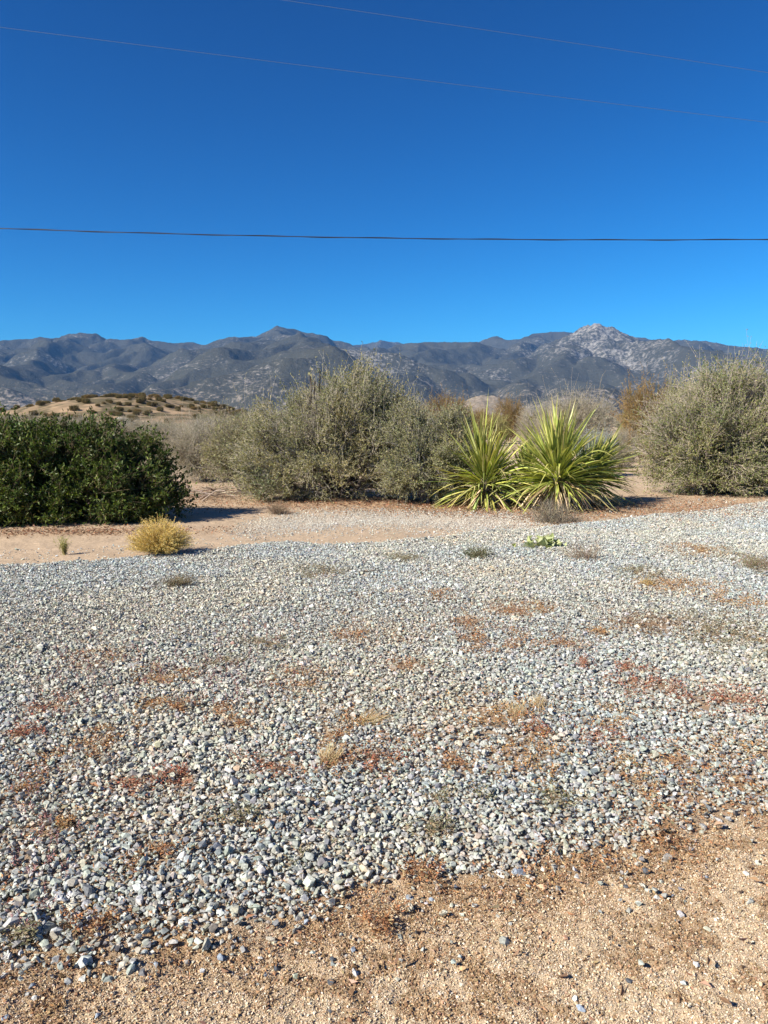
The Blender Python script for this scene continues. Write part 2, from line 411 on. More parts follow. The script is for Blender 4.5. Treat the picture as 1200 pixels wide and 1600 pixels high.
    h = h+amp*(ridged(wx/270, wy/270, 151, 3)-0.62)*52+(ridged(x/90, y/90, 161, 3)-0.6)*(7+5*amp)+rocky*(ridged(x/60, y/60, 171, 3)-0.6)*34
    h[0, :] = -40
    V = np.stack([x, y, h], -1).reshape(-1, 3)
    nr, nc = x.shape
    i = np.arange(nr-1)[:, None]*nc; j = np.arange(nc-1)[None, :]
    Fq = np.stack([i+j, i+j+1, i+nc+j+1, i+nc+j], -1).reshape(-1, 4)
    # rock share: bare granite on the right peak, pale gravelly slopes at the foot
    foot = sstep(260, 40, h)
    rk = np.clip(0.12+0.34*rocky+0.18*foot+(fbm(x/600, y/600, 181, 4)-0.5)*0.6, 0, 1)
    col = np.stack([rk, foot, rocky], -1).reshape(-1, 3)
    m, N, L = new_mat("mountain_slope")
    a = N.new("ShaderNodeAttribute"); a.attribute_name = "col"
    sp = N.new("ShaderNodeSeparateColor"); L.new(a.outputs[0], sp.inputs[0])
    g = N.new("ShaderNodeNewGeometry")
    def noise(sc, det, rough=0.55):
        n = N.new("ShaderNodeTexNoise"); n.inputs["Scale"].default_value = sc; n.inputs["Detail"].default_value = det; n.inputs["Roughness"].default_value = rough
        L.new(g.outputs["Position"], n.inputs["Vector"]); return n.outputs[0]
    big = noise(1/210, 5, 0.7); fine = noise(1/22, 3, 0.75)
    def math_(op, a_, b_):
        q = N.new("ShaderNodeMath"); q.operation = op
        for s_, inp in ((a_, 0), (b_, 1)):
            if isinstance(s_, (int, float)): q.inputs[inp].default_value = s_
            else: L.new(s_, q.inputs[inp])
        return q.outputs[0]
    s = math_('ADD', math_('MULTIPLY', big, 0.85), math_('MULTIPLY', fine, 1.25))          # ~1.07 mean
    s = math_('ADD', s, math_('MULTIPLY', sp.outputs[0], 0.62))
    mr = N.new("ShaderNodeMapRange"); mr.inputs[1].default_value = 1.24; mr.inputs[2].default_value = 1.54; L.new(s, mr.inputs[0])
    rockc = N.new("ShaderNodeMix"); rockc.data_type = 'RGBA'
    rockc.inputs[6].default_value = (0.29, 0.275, 0.255, 1); rockc.inputs[7].default_value = (0.31, 0.265, 0.22, 1); L.new(sp.outputs[1], rockc.inputs[0])
    scrubc = N.new("ShaderNodeMix"); scrubc.data_type = 'RGBA'
    scrubc.inputs[6].default_value = (0.034, 0.036, 0.029, 1); scrubc.inputs[7].default_value = (0.072, 0.070, 0.054, 1); L.new(fine, scrubc.inputs[0])
    mx = N.new("ShaderNodeMix"); mx.data_type = 'RGBA'; L.new(mr.outputs[0], mx.inputs[0]); L.new(scrubc.outputs[2], mx.inputs[6]); L.new(rockc.outputs[2], mx.inputs[7])
    p = N.new("ShaderNodeBsdfDiffuse"); L.new(mx.outputs[2], p.inputs[0])
    b = N.new("ShaderNodeBump"); b.inputs["Strength"].default_value = 0.6; b.inputs["Distance"].default_value = 14.0
    L.new(fine, b.inputs["Height"]); L.new(b.outputs[0], p.inputs["Normal"])
    o = N.new("ShaderNodeOutputMaterial"); L.new(p.outputs[0], o.inputs[0])
    ob = mk("mountains", V, [Fq], m, None, col, True)
    tag(ob, kind="structure")
build_mountains()

# ------------------------------------------------------------------ low tan hill on the left, paler knoll in the middle
def build_hill(name, cx, cy, rx, ry, hgt, colA, colB, seed, ridge=0.1):
    n = 260
    u, v = np.meshgrid(np.linspace(-1.25, 1.25, n), np.linspace(-1.25, 1.25, n))
    q = np.sqrt(u*u+v*v)+(fbm(u*2+seed, v*2, seed, 3)-0.5)*0.3
    z = hgt*(np.exp(-(q*1.35)**2)-0.07)*(1+ridge*(fbm(u*3, v*3, seed+4, 4)-0.5)*2)+(fbm(u*9, v*9, seed+7, 3)-0.5)*hgt*0.05-0.35
    x = cx+u*rx; y = cy+v*ry
    V = np.stack([x, y, z], -1).reshape(-1, 3)
    i = np.arange(n-1)[:, None]*n; j = np.arange(n-1)[None, :]
    Fq = np.stack([i+j, i+j+1, i+n+j+1, i+n+j], -1).reshape(-1, 4)
    m1 = (sstep(0.34, 0.54, fbm(u*6, v*6, seed+9, 4))*0.45+sstep(0.44, 0.54, fbm(u*22, v*22, seed+11, 2))*0.6*(q < 0.95)).reshape(-1, 1)
    col = np.array(colA)*(1-m1)+np.array(colB)*m1
    ob = mk(name, V, [Fq], attr_mat(name+"_soil", 0.95, 0.1, 0.6, 0.15), None, col, True)
    tag(ob, kind="structure")
    return lambda X, Y: np.interp
def hill_z(ob, X, Y):
    hit, loc, nor, idx = ob.ray_cast(Vector((X, Y, 500)), Vector((0, 0, -1)))
    return loc.z if hit else None
HILL_Y = 200.0
hc = AT(205, 618, HILL_Y)
build_hill("hill", hc[0], HILL_Y+6, 43, 60, hc[2]*1.04+0.9, (0.34, 0.24, 0.15), (0.13, 0.105, 0.06), 201)
kc = AT(765, 622, 1500)
build_hill("knoll", kc[0], 1560, 120, 260, kc[2]*1.0+2, (0.27, 0.22, 0.17), (0.19, 0.16, 0.12), 221, 0.35)

# ================================================================== GRAVEL AND SAND (uncountable stuff)
def hull_variants(n, npts, seed):
    rng = np.random.default_rng(seed); out = []
    for k in range(n):
        bm = bmesh.new()
        P = nrm(rng.normal(size=(npts, 3)))*rng.uniform(0.72, 1.0, (npts, 1))
        P = P*np.array([1.0, rng.uniform(0.62, 0.95), rng.uniform(0.42, 0.75)])
        vs = [bm.verts.new(tuple(p)) for p in P]
        r = bmesh.ops.convex_hull(bm, input=vs)
        dead = [v for v in bm.verts if not v.link_faces]
        for v in dead: bm.verts.remove(v)
        bmesh.ops.triangulate(bm, faces=bm.faces[:])
        bmesh.ops.recalc_face_normals(bm, faces=bm.faces[:])
        bm.verts.index_update()
        V = np.array([v.co[:] for v in bm.verts]); Fc = np.array([[v.index for v in f.verts] for f in bm.faces])
        out.append((V, Fc)); bm.free()
    return out
def scatter(vars_, P, S, rng, tilt, C):
    """P (n,3), S (n,) radius, C (n,3)"""
    n = len(P); which = rng.integers(0, len(vars_), n)
    parts = []
    for k, (V, Fc) in enumerate(vars_):
        I = np.where(which == k)[0]
        if not len(I): continue
        a = rng.uniform(0, 2*math.pi, len(I)); ca, sa = np.cos(a), np.sin(a)
        tx = rng.normal(size=len(I))*tilt; ct, st = np.cos(tx), np.sin(tx)
        X = V[None, :, 0]; Y = V[None, :, 1]; Z = V[None, :, 2]
        # tilt about x then spin about z
        Y2 = Y*ct[:, None]-Z*st[:, None]; Z2 = Y*st[:, None]+Z*ct[:, None]
        X3 = X*ca[:, None]-Y2*sa[:, None]; Y3 = X*sa[:, None]+Y2*ca[:, None]
        W = np.stack([X3, Y3, Z2], -1)*S[I][:, None, None]+P[I][:, None, :]
        F_ = (np.arange(len(I))[:, None, None]*len(V)+Fc[None]).reshape(-1, 3)
        parts.append((W.reshape(-1, 3), F_, np.repeat(C[I], len(V), axis=0)))
    return merge(parts)
STONE_COLS = [(0.415, 0.415, 0.375), (0.51, 0.505, 0.455), (0.305, 0.31, 0.29), (0.20, 0.212, 0.22), (0.47, 0.425, 0.345), (0.50, 0.425, 0.32), (0.09, 0.093, 0.096), (0.35, 0.35, 0.295), (0.40, 0.30, 0.225)]
STONE_W = [36, 26, 19, 7, 9, 5, 2.2, 10, 1.5]
def build_gravel():
    rng = np.random.default_rng(21)
    hv_near = hull_variants(30, 13, 1); hv_far = hull_variants(22, 9, 2)
    def zone(y0, y1, sp, layer, keep):
        xm = 0.5*y1+2.2
        xs = np.arange(-xm, xm, sp); ys = np.arange(y0, y1, sp)
        x, y = np.meshgrid(xs, ys); x = x.ravel()+rng.uniform(-.5, .5, x.size)*sp*1.1; y = y.ravel()+rng.uniform(-.5, .5, y.size)*sp*1.1
        ok = (np.abs(x) < 0.5*y+1.9) & (rng.random(len(x)) < keep)
        x = x[ok]; y = y[ok]
        g = gmask(x, y); pm = np.clip(patch_mask(x, y), 0, 1)
        loose = np.exp(-np.abs(y-near_y(x))/0.16)*0.10*(y < near_y(x)+0.1)
        pr = np.maximum(g*(1-0.72*pm), loose)
        thin = 1-0.55*sstep(4.2, 2.6, y)*sstep(0.6, 1.3, x)*sstep(0.5, 0.3, fbm(x*3, y*3, 91, 3)) # sparser towards the right foreground
        bd = bandmask(x, y)*0.7
        far_scatter = 0.03*((y > far_y(x)) & (y < far_y(x)+1.2))
        pr = np.maximum(np.maximum(pr*thin, bd), far_scatter)
        ok = rng.random(len(x)) < pr
        return x[ok], y[ok]
    for nm, rngy, hv in (("near", [(2.0, 5.2)], hv_near), ("far", [(5.2, 14.5)], hv_far)):
        Ps = []; Ss = []
        for (y0, y1) in rngy:
            sp = 0.0178 if nm == "near" else 0.0195
            for layer, keep in ((0, 1.0), (1, 0.42)):
                x, y = zone(y0, y1, sp, layer, keep)
                s = np.exp(rng.normal(size=len(x))*0.36)*(0.0118 if nm == "near" else 0.0114)
                s = np.clip(s, 0.006, 0.032)
                s *= 1-0.35*bandmask(x, y)*(gmask(x, y) < .3)
                z = gz(x, y)+s*0.32+layer*0.011+rng.uniform(0, 0.006, len(x))*gmask(x, y)
                Ps.append(np.stack([x, y, z], -1)); Ss.append(s)
        P = np.concatenate(Ps); S = np.concatenate(Ss)
        C = pal(rng, len(P), STONE_COLS, STONE_W, 0.14)
        dusty = np.clip(patch_mask(P[:, 0], P[:, 1])*0.35+np.exp(-np.abs(P[:, 1]-near_y(P[:, 0]))/0.25)*0.25, 0, 0.5)[:, None]*rng.random((len(P), 1))
        C = C*(1-dusty)+np.array([0.50, 0.37, 0.24])*dusty
        # broad drifts where the stone runs a little warmer or bluer
        C = C*np.array([0.87, 0.90, 0.91])*(1+0.12*sstep(4.5, 8.5, P[:, 1]))[:, None]
        w = (fbm(P[:, 0]*0.9, P[:, 1]*0.9, 95, 3)-0.5)[:, None]
        C = C*(1+w*np.array([0.22, 0.05, -0.18]))
        wb = bandmask(P[:, 0], P[:, 1])[:, None]*(gmask(P[:, 0], P[:, 1]) < 0.3)[:, None]
        C = C*(1-wb*0.6)+np.array([0.62, 0.56, 0.46])*wb*0.6
        V, Fl, Cv = scatter(hv, P, S, rng, 0.75, C)
        print("gravel", nm, len(P), len(V))
        if nm == "near": keepit = (V, Fl, Cv)
        else:
            off = len(keepit[0]); V = np.concatenate([keepit[0], V]); Cv = np.concatenate([keepit[2], Cv]); Fl = [np.concatenate([keepit[1][0], Fl[0]+off])]
    ob = mk("gravel", V, Fl, M_stone, None, Cv, False)
    tag(ob, "crushed grey gravel spread over the yard in the foreground", "gravel", kind="stuff")
build_gravel()

def build_grains():
    rng = np.random.default_rng(31)
    hv = hull_variants(10, 7, 3)
    n = 560000
    y = rng.uniform(1.5, 3.5, n); x = rng.uniform(-1, 1, n)*(0.5*y+0.75+1.1*(rng.random(n) < 0.35))
    ok = rng.random(n) > gmask(x, y)*0.88
    x = x[ok]; y = y[ok]; n = len(x)
    s = np.clip(np.exp(rng.normal(size=n)*0.42)*0.0025, 0.0012, 0.008)
    clump = sstep(0.47, 0.62, fbm(x*11, y*11, 52, 4))*sstep(0.30, 0.55, fbm(x*1.7, y*1.7, 53, 2)+0.06)
    edge = np.exp(-((y-near_y(x)+0.02)/0.2)**2)*0.5
    brown = rng.random(n) < np.clip(clump*0.62+edge*0.55+0.08, 0, 0.85)
    C = pal(rng, n, [(0.56, 0.44, 0.30), (0.64, 0.53, 0.39), (0.48, 0.345, 0.21), (0.62, 0.55, 0.44), (0.33, 0.215, 0.13)], [30, 22, 22, 10, 8], 0.12)
    Cb = pal(rng, n, [(0.28, 0.175, 0.095), (0.17, 0.105, 0.055), (0.36, 0.235, 0.135)], [4, 2, 3], 0.2)
    C[brown] = Cb[brown]
    big = brown & (rng.random(n) < 0.35); s[big] *= rng.uniform(1.2, 1.7, big.sum())
    nearsand = (1-gmask(x, y))
    z = gz(x, y)+nearsand*((fbm(x*45, y*45, 9, 2)-0.5)*0.010+(fbm(x*18, y*18, 10, 2)-0.5)*0.012)+s*0.4
    V, Fl, Cv = scatter(hv, np.stack([x, y, z], -1), s, rng, 0.8, C)
    ob = mk("coarse_sand", V, Fl, M_grain, None, Cv, False)
    tag(ob, "coarse tan sand grains with brown crumbs at the bottom of the view", "sand", kind="stuff")
build_grains()

def build_cover():
    """low dry mats of red, rust, orange and olive weed between the stones"""
    rng = np.random.default_rng(41)
    TONE = {'rust': [(0.36, 0.175, 0.08), (0.42, 0.22, 0.10), (0.25, 0.13, 0.07), (0.44, 0.31, 0.18)], 'orange': [(0.48, 0.26, 0.10), (0.42, 0.22, 0.09), (0.46, 0.34, 0.19), (0.27, 0.17, 0.09)],
            'red': [(0.38, 0.13, 0.085), (0.33, 0.16, 0.09), (0.42, 0.23, 0.15), (0.24, 0.12, 0.07)], 'brown': [(0.24, 0.15, 0.09), (0.30, 0.20, 0.12)], 'olive': [(0.20, 0.18, 0.10), (0.28, 0.24, 0.15), (0.34, 0.27, 0.18), (0.15, 0.15, 0.08)],
            'pink': [(0.42, 0.22, 0.20), (0.36, 0.17, 0.16), (0.30, 0.2, 0.16)]}
    P = []; D = []; C = []; Ln = []
    for cx, cy, ex, ey, tn in PW:
        area = ex*ey*math.pi; n = int(min(4200, max(400, area*15000)))
        a = rng.normal(size=(n*3, 2))*0.95; x = cx+a[:, 0]*ex; y = cy+a[:, 1]*ey
        ok = (fbm(x*9, y*9, 78, 3) > 0.44) & (vnoise(x*28, y*28, 79) > 0.35); x = x[ok][:n]; y = y[ok][:n]; n = len(x)
        P.append(np.stack([x, y, gz(x, y)+rng.uniform(0.012, 0.042, n)], -1))
        d = rng.normal(size=(n, 3)); d[:, 2] = np.abs(d[:, 2])*0.45; D.append(d)
        C.append(pal(rng, n, TONE[tn], [1]*len(TONE[tn]), 0.2)); Ln.append(rng.uniform(0.006, 0.020, n))
    # strays over the whole pad, and pinkish stalks on the left
    n = 62000; y = rng.uniform(2.2, 8.5, n); x = rng.uniform(-1, 1, n)*(0.5*y+1)
    ok = (gmask(x, y) > 0.5) & (fbm(x*1.1+4, y*0.8, 41, 4)+rng.normal(size=n)*0.07 > 0.54) & (vnoise(x*9, y*9, 83) > 0.5); x = x[ok]; y = y[ok]; n = len(x)
    P.append(np.stack([x, y, gz(x, y)+rng.uniform(0.015, 0.042, n)], -1)); d = rng.normal(size=(n, 3)); d[:, 2] = np.abs(d[:, 2])*0.6; D.append(d)
    C.append(pal(rng, n, TONE['rust']+TONE['olive'], [2]*4+[1]*4, 0.2)); Ln.append(rng.uniform(0.006, 0.020, n))
    for (px, py, rx, ry, k) in [(150, 1060, 120, 50, 130), (330, 1060, 110, 45, 120), (60, 1340, 60, 120, 60), (430, 990, 60, 30, 30)]:
        for q in range(k):
            g = G(px+rng.normal()*rx*0.6, py+rng.normal()*ry*0.6); h = rng.uniform(0.03, 0.075); m = int(rng.integers(8, 15))
            t = np.linspace(0.2, 1, m); lean = rng.normal(size=2)*0.25
            base = np.stack([g[0]+lean[0]*t*h, g[1]+lean[1]*t*h, gz(g[0]*np.ones(1), g[1]*np.ones(1))[0]+t*h+0.012], -1)
            P.append(base); d = rng.normal(size=(m, 3)); d[:, 2] = np.abs(d[:, 2]); D.append(d); C.append(pal(rng, m, TONE['pink'], [1, 1, 1], 0.2)); Ln.append(np.full(m, 0.012))
    # brown crumbs along the front edge of the gravel
    n = 20000; x = rng.uniform(-2.6, 3.2, n); y = near_y(x)+rng.normal(size=n)*0.13-0.02
    ok = (fbm(x*8, y*8, 85, 3)+0.03 > 0.5); x = x[ok]; y = y[ok]; n = len(x)
    P.append(np.stack([x, y, gz(x, y)+rng.uniform(0.002, 0.02, n)], -1)); d = rng.normal(size=(n, 3)); d[:, 2] = np.abs(d[:, 2])*0.5; D.append(d)
    C.append(pal(rng, n, TONE['rust']+TONE['brown'], [1, 2, 1, 2, 2, 2], 0.2)); Ln.append(rng.uniform(0.005, 0.016, n))
    P = np.concatenate(P); D = np.concatenate(D); C = np.concatenate(C); Ln = np.concatenate(Ln)
    V, Fc = leaves(P, D, Ln, Ln*rng.uniform(0.22, 0.5, len(Ln)), rng)
    ob = mk("ground_cover", V, [Fc], M_straw, None, np.repeat(C, 4, axis=0), False)
    tag(ob, "dry red, orange and olive weeds matted between the gravel stones", "weeds", kind="stuff")
    # leaf litter under the shrubs
    P = []; 
    for (px, py, rx, ry, k) in [(560, 788, 190, 10, 7000), (1100, 795, 150, 14, 6000), (850, 800, 110, 12, 3500), (330, 772, 60, 14, 1800), (130, 832, 170, 5, 2500), (700, 795, 80, 9, 2500)]:
        c = G(px, py); ex = G(px+rx, py)[0]-c[0]; ey = (G(px, py-ry)-G(px, py+ry))[1]/2
        a = rng.normal(size=(k, 2))*0.7; P.append(np.stack([c[0]+a[:, 0]*ex, c[1]+a[:, 1]*ey], -1))
    yy = rng.uniform(1.7, 3.4, 160); P.append(np.stack([rng.uniform(-1, 1, 160)*(0.5*yy+0.5), yy], -1))
    P = np.concatenate(P); n = len(P); P = np.concatenate([P, (gz(P[:, 0], P[:, 1])+rng.uniform(0.002, 0.03, n))[:, None]], 1)
    D = rng.normal(size=(n, 3)); D[:, 2] *= 0.35; Ln = rng.uniform(0.015, 0.05, n)
    V, Fc = leaves(P, D, Ln, Ln*rng.uniform(0.2, 0.5, n), rng)
    C = pal(rng, n, [(0.30, 0.17, 0.10), (0.20, 0.12, 0.08), (0.38, 0.26, 0.17), (0.40, 0.18, 0.09)], [3, 2, 2, 1], 0.2)
    ob = mk("leaf_litter", V, [Fc], M_straw, None, np.repeat(C, 4, axis=0), False)
    tag(ob, "reddish brown fallen leaves and twigs under the shrubs", "leaf litter", kind="stuff")
build_cover()

# ================================================================== SHRUBS
def lobe(px, py, Y, rx, ry, rd=None, w=None):
    c = AT(px, py, Y); s = Y/F_PX
    return (c, np.array([rx*s, (rd if rd else rx*0.8)*s, ry*s]), w if w else rx*ry)
def grow_shrub(root, lobes, n_tips, leaf, twig=0.28, sub=4, lpt=12, k1=14, k2=110, cols=None, wts=None, bark=(0.16, 0.13, 0.11), trunk_r=0.035,
               mat=M_leaf, seed=1, shell=0.55, spread=0.35, fade=None, stick=0.0, leafW=0.45, zmin=0.06, twigcol=None, dens=None, name="foliage", gappy=0.36, sprig=0.05):
    rng = np.random.default_rng(seed)
    base = np.array(root.location)
    w = np.array([l[2] for l in lobes], float); w /= w.sum()
    k = rng.choice(len(lobes), n_tips*3, p=w)
    cen = np.array([l[0] for l in lobes])[k]; rad = np.array([l[1] for l in lobes])[k]
    u = nrm(rng.normal(size=(len(k), 3))); q = (shell+(1-shell)*rng.random(len(k)))
    q = np.where(rng.random(len(k)) < 0.25, rng.random(len(k))**0.5, q)
    q = q*(0.78+0.42*(vnoise(u[:, 0]*3.4+k*7, u[:, 2]*3.4+u[:, 1]*2, seed)))
    T = cen+u*rad*q[:, None]
    gap = vnoise(T[:, 0]*2.6+T[:, 1]*0.9, T[:, 2]*2.8-T[:, 1]*0.7, seed+5)*0.7+vnoise(T[:, 0]*6, T[:, 2]*6+T[:, 1]*2, seed+6)*0.3
    ok = (T[:, 2] > zmin) & (gap > gappy+rng.normal(size=len(T))*0.06)
    T = T[ok][:n_tips]; cen = cen[ok][:n_tips]
    n = len(T)
    c1 = T[rng.choice(n, k1, replace=False)]; a1 = np.argmin(((T[:, None]-c1[None])**2).sum(-1), 1)
    m1 = np.array([T[a1 == i].mean(0) if (a1 == i).any() else c1[i] for i in range(k1)])
    b1 = base+np.concatenate([(m1-base)[:, :2]*0.10+rng.normal(size=(k1, 2))*0.05*spread*3, np.full((k1, 1), -0.03)], 1)
    N1 = b1+(m1-b1)*0.5+rng.normal(size=(k1, 3))*0.06
    c2i = rng.choice(n, min(k2, n), replace=False); c2 = T[c2i]; k2 = len(c2); a2 = np.argmin(((T[:, None]-c2[None])**2).sum(-1), 1)
    m2 = np.array([T[a2 == i].mean(0) if (a2 == i).any() else c2[i] for i in range(k2)]); p2 = a1[c2i]
    N2 = N1[p2]+(m2-N1[p2])*0.6+rng.normal(size=(k2, 3))*0.05
    A = bez(b1, N1, 6, rng, 0.10, 0.0); B = bez(N1[p2], N2, 6, rng, 0.12, 0.05); Cc = bez(N2[a2], T, 5, rng, 0.12, 0.04)
    parts = []
    bc = np.array(bark); tc = np.array(twigcol if twigcol is not None else bark)
    for Pp, r0, r1, sd, cc in ((A, trunk_r, trunk_r*0.5, 6, bc), (B, trunk_r*0.42, trunk_r*0.16, 4, bc), (Cc, trunk_r*0.13, 0.0022, 3, tc)):
        rr = np.linspace(r0, r1, Pp.shape[1])[None]*rng.uniform(0.7, 1.3, (len(Pp), 1))
        V, Q = tubes(Pp, rr, sd); parts.append((V, Q, cc*np.repeat(rng.uniform(0.75, 1.25, (len(Pp), 1)), Pp.shape[1]*sd, axis=0)))
    # terminal twigs
    ti = np.repeat(np.arange(n), sub); t0 = rng.uniform(0.35, 1.0, len(ti))
    seg = Cc[ti]; idx = np.minimum((t0*4).astype(int), 3); f = (t0*4-idx)[:, None]
    s0 = seg[np.arange(len(ti)), idx]*(1-f)+seg[np.arange(len(ti)), idx+1]*f
    out = nrm(seg[:, -1]-seg[:, -2])*0.6+nrm(T[ti]-cen[ti])*0.5+rng.normal(size=(len(ti), 3))*0.5+np.array([0, 0, 0.25])
    Lt = twig*rng.uniform(0.45, 1.3, len(ti))
    if stick: Lt = Lt*np.where(rng.random(len(ti)) < stick, 1.9, 1.0)
    top = T[:, 2][ti] > np.percentile(T[:, 2], 55)
    sp_ = top & (rng.random(len(ti)) < sprig); out[sp_] = nrm(out[sp_])*0.5+np.array([0, 0, 1.0])+rng.normal(size=(sp_.sum(), 3))*0.15; Lt[sp_] *= 1.9
    s1 = s0+nrm(out)*Lt[:, None]; s1[:, 2] = np.maximum(s1[:, 2], 0.02)
    Tw = bez(s0, s1, 4, rng, 0.10, 0.03)
    V, Q = tubes(Tw, np.linspace(0.0026, 0.0012, 4)[None]*np.ones((len(ti), 1)), 3)
    parts.append((V, Q, tc*np.repeat(rng.uniform(0.7, 1.3, (len(ti), 1)), 12, axis=0)))
    V, Fl, Cv = merge(parts)
    br = mk("branches", V-base, Fl, M_bark, root, Cv, True)
    # leaves
    if lpt > 0:
        li = np.repeat(np.arange(len(ti)), lpt); t = rng.uniform(0.1, 1.02, len(li))
        if dens is not None:
            pr = dens(Tw[li][:, 1]); kk = rng.random(len(li)) < pr; li = li[kk]; t = t[kk]
        idx = np.minimum((t*3).astype(int), 2); f = (t*3-idx)[:, None]
        S = Tw[li]; P = S[np.arange(len(li)), idx]*(1-f)+S[np.arange(len(li)), idx+1]*f
        d = nrm(s1-s0)[li]*0.6+rng.normal(size=(len(li), 3))*0.7+np.array([0, 0, 0.15])
        Ln = leaf*rng.uniform(0.6, 1.35, len(li))
        V, Fc = leaves(P, d, Ln, Ln*leafW*rng.uniform(0.8, 1.2, len(li)), rng)
        # hue varies by branch and by leaf
        bv = rng.normal(size=(k2, 1))*0.10
        C = pal(rng, len(li), cols, wts, 0.16)*(1+bv[a2[ti[li]]]*np.array([1.3, 0.8, 0.6]))
        fo = mk(name, V-base, [Fc], mat, root, np.repeat(np.clip(C, 0.005, 0.9), 4, axis=0), False)
    return root

def tuft(name, label, cat, px, py, n, L, ang, rad, cols, wts, r0=0.0016, seed=1, lean=(0, 0), leaf=0, lpt=0, leafcols=None, k=5, curve=0.25, basew=0.03, elev=(0.25, 1.5), group=None, parts=("stems", "leaves")):
    rng = np.random.default_rng(seed); g = G(px, py); g[2] = float(gz(np.array([g[0]]), np.array([g[1]]))[0])
    root = empty(name, g, label, cat, group)
    ph = rng.uniform(0, 2*math.pi, n); el = elev[0]+(elev[1]-elev[0])*rng.random(n)**0.8
    d = np.stack([np.cos(ph)*np.cos(el), np.sin(ph)*np.cos(el), np.sin(el)], -1)+np.array([lean[0], lean[1], 0])
    ln = L*rng.uniform(0.55, 1.05, n)[:, None]
    p0 = rng.normal(size=(n, 3))*basew*np.array([1, 1, 0.1])
    P = bez(p0, p0+d*ln, k, rng, curve*0.4, curve*0.15)
    r = np.linspace(r0, r0*0.45, k)[None]*rng.uniform(0.7, 1.3, (n, 1))
    V, Q = tubes(P, r, 3)
    C = np.repeat(pal(rng, n, cols, wts, 0.18), k*3, axis=0)
    mk(parts[0], V, [Q], M_straw, root, C, True)
    if lpt:
        li = np.repeat(np.arange(n), lpt); t = rng.uniform(0.3, 1, len(li)); idx = np.minimum((t*(k-1)).astype(int), k-2); f = (t*(k-1)-idx)[:, None]
        Pp = P[li, idx]*(1-f)+P[li, idx+1]*f; dd = d[li]*0.7+rng.normal(size=(len(li), 3))*0.6
        Ln = leaf*rng.uniform(0.6, 1.3, len(li)); V, Fc = leaves(Pp, dd, Ln, Ln*0.35, rng)
        mk(parts[1], V, [Fc], M_leaf, root, np.repeat(pal(rng, len(li), leafcols, [1]*len(leafcols), 0.2), 4, axis=0), False)
    return root

# ------------------------------------------------------------------ big near shrubs
OLIVE = [(0.275, 0.258, 0.11), (0.35, 0.325, 0.15), (0.18, 0.18, 0.075), (0.42, 0.385, 0.23), (0.31, 0.305, 0.19)]
OW = [30, 25, 22, 10, 14]
# dark broad-leaved shrub, left
Y1 = 11.9
r1 = empty("dark_leafy_shrub", (AT(90, 800, Y1)[0]-0.3, Y1, 0), "broad dense dark green shrub with glossy leaves at the left edge", "shrub")
grow_shrub(r1, [lobe(60, 755, Y1, 150, 100, 115), lobe(190, 768, Y1, 98, 82, 95), lobe(-120, 745, Y1, 150, 105, 120), lobe(150, 712, Y1, 90, 58, 80), lobe(20, 715, Y1, 100, 62, 80), lobe(232, 790, Y1-0.2, 62, 62, 70), lobe(225, 715, Y1+.1, 45, 45, 45, 2500),
                lobe(80, 800, Y1-0.3, 170, 50, 95, 9000)],
           5200, 0.060, 0.17, 4, 6, 16, 190, [(0.050, 0.080, 0.014), (0.085, 0.125, 0.022), (0.034, 0.054, 0.012), (0.16, 0.21, 0.045), (0.12, 0.11, 0.035)], [28, 28, 20, 13, 7],
           (0.14, 0.11, 0.09), 0.04, M_gloss, 101, 0.62, leafW=0.42, zmin=0.05, gappy=0.30, twigcol=(0.16, 0.13, 0.08))
# main olive shrub, centre
Y2 = 14.9
GAPX = AT(492, 650, Y2)[0]
r2 = empty("olive_shrub", (AT(530, 780, Y2)[0], Y2, 0), "tall open olive green shrub with fine leaves in the middle of the view", "shrub")
grow_shrub(r2, [lobe(540, 634, Y2, 80, 72, 80), lobe(578, 630, Y2, 56, 66, 60), lobe(500, 690, Y2, 120, 85, 100), lobe(590, 710, Y2, 78, 80, 80), lobe(430, 715, Y2-.1, 90, 70, 80), lobe(520, 745, Y2-.3, 130, 48, 95),
                lobe(630, 735, Y2, 60, 50, 70), lobe(465, 655, Y2, 50, 40, 50), lobe(430, 765, Y2-.4, 70, 28, 60), lobe(632, 690, Y2-.3, 40, 52, 50, 4000), lobe(622, 655, Y2-.1, 42, 36, 45, 4500)],
           4200, 0.033, 0.22, 4, 10, 20, 190, OLIVE, OW, (0.13, 0.105, 0.09), 0.045, M_leaf, 102, 0.5, leafW=0.5, stick=0.12, twigcol=(0.42, 0.375, 0.31), gappy=0.41, sprig=0.09,
           dens=lambda p: 1-0.85*np.exp(-((p[:, 0]-GAPX)/0.16)**2)*sstep(1.0, 1.3, p[:, 2])*sstep(2.35, 2.0, p[:, 2])*(p[:, 1] < Y2+0.25))
lb = np.array(r2.location); rgl = np.random.default_rng(7)
ends = np.array([[GAPX-0.07, Y2-0.15, 2.35], [GAPX+0.03, Y2-0.2, 2.25], [GAPX+0.12, Y2-0.1, 2.45], [GAPX-0.35, Y2-0.3, 1.9]])
for q_, e_ in enumerate(ends):
    Pl = bez(np.array([[GAPX+0.25+0.05*q_, Y2-0.05, 0.0]]), e_[None], 9, rgl, 0.05, 0.1)
    Vl, Ql = tubes(Pl, np.linspace(0.040, 0.012, 9)[None], 8); mk("limb", Vl-lb, [Ql], M_bark, r2, np.tile([0.07, 0.055, 0.045], (len(Vl), 1)), True)
r3 = empty("olive_shrub", (AT(385, 760, Y2+1.2)[0], Y2+1.2, 0), "pale olive shrub leaning on the left side of the tall middle shrub", "shrub")
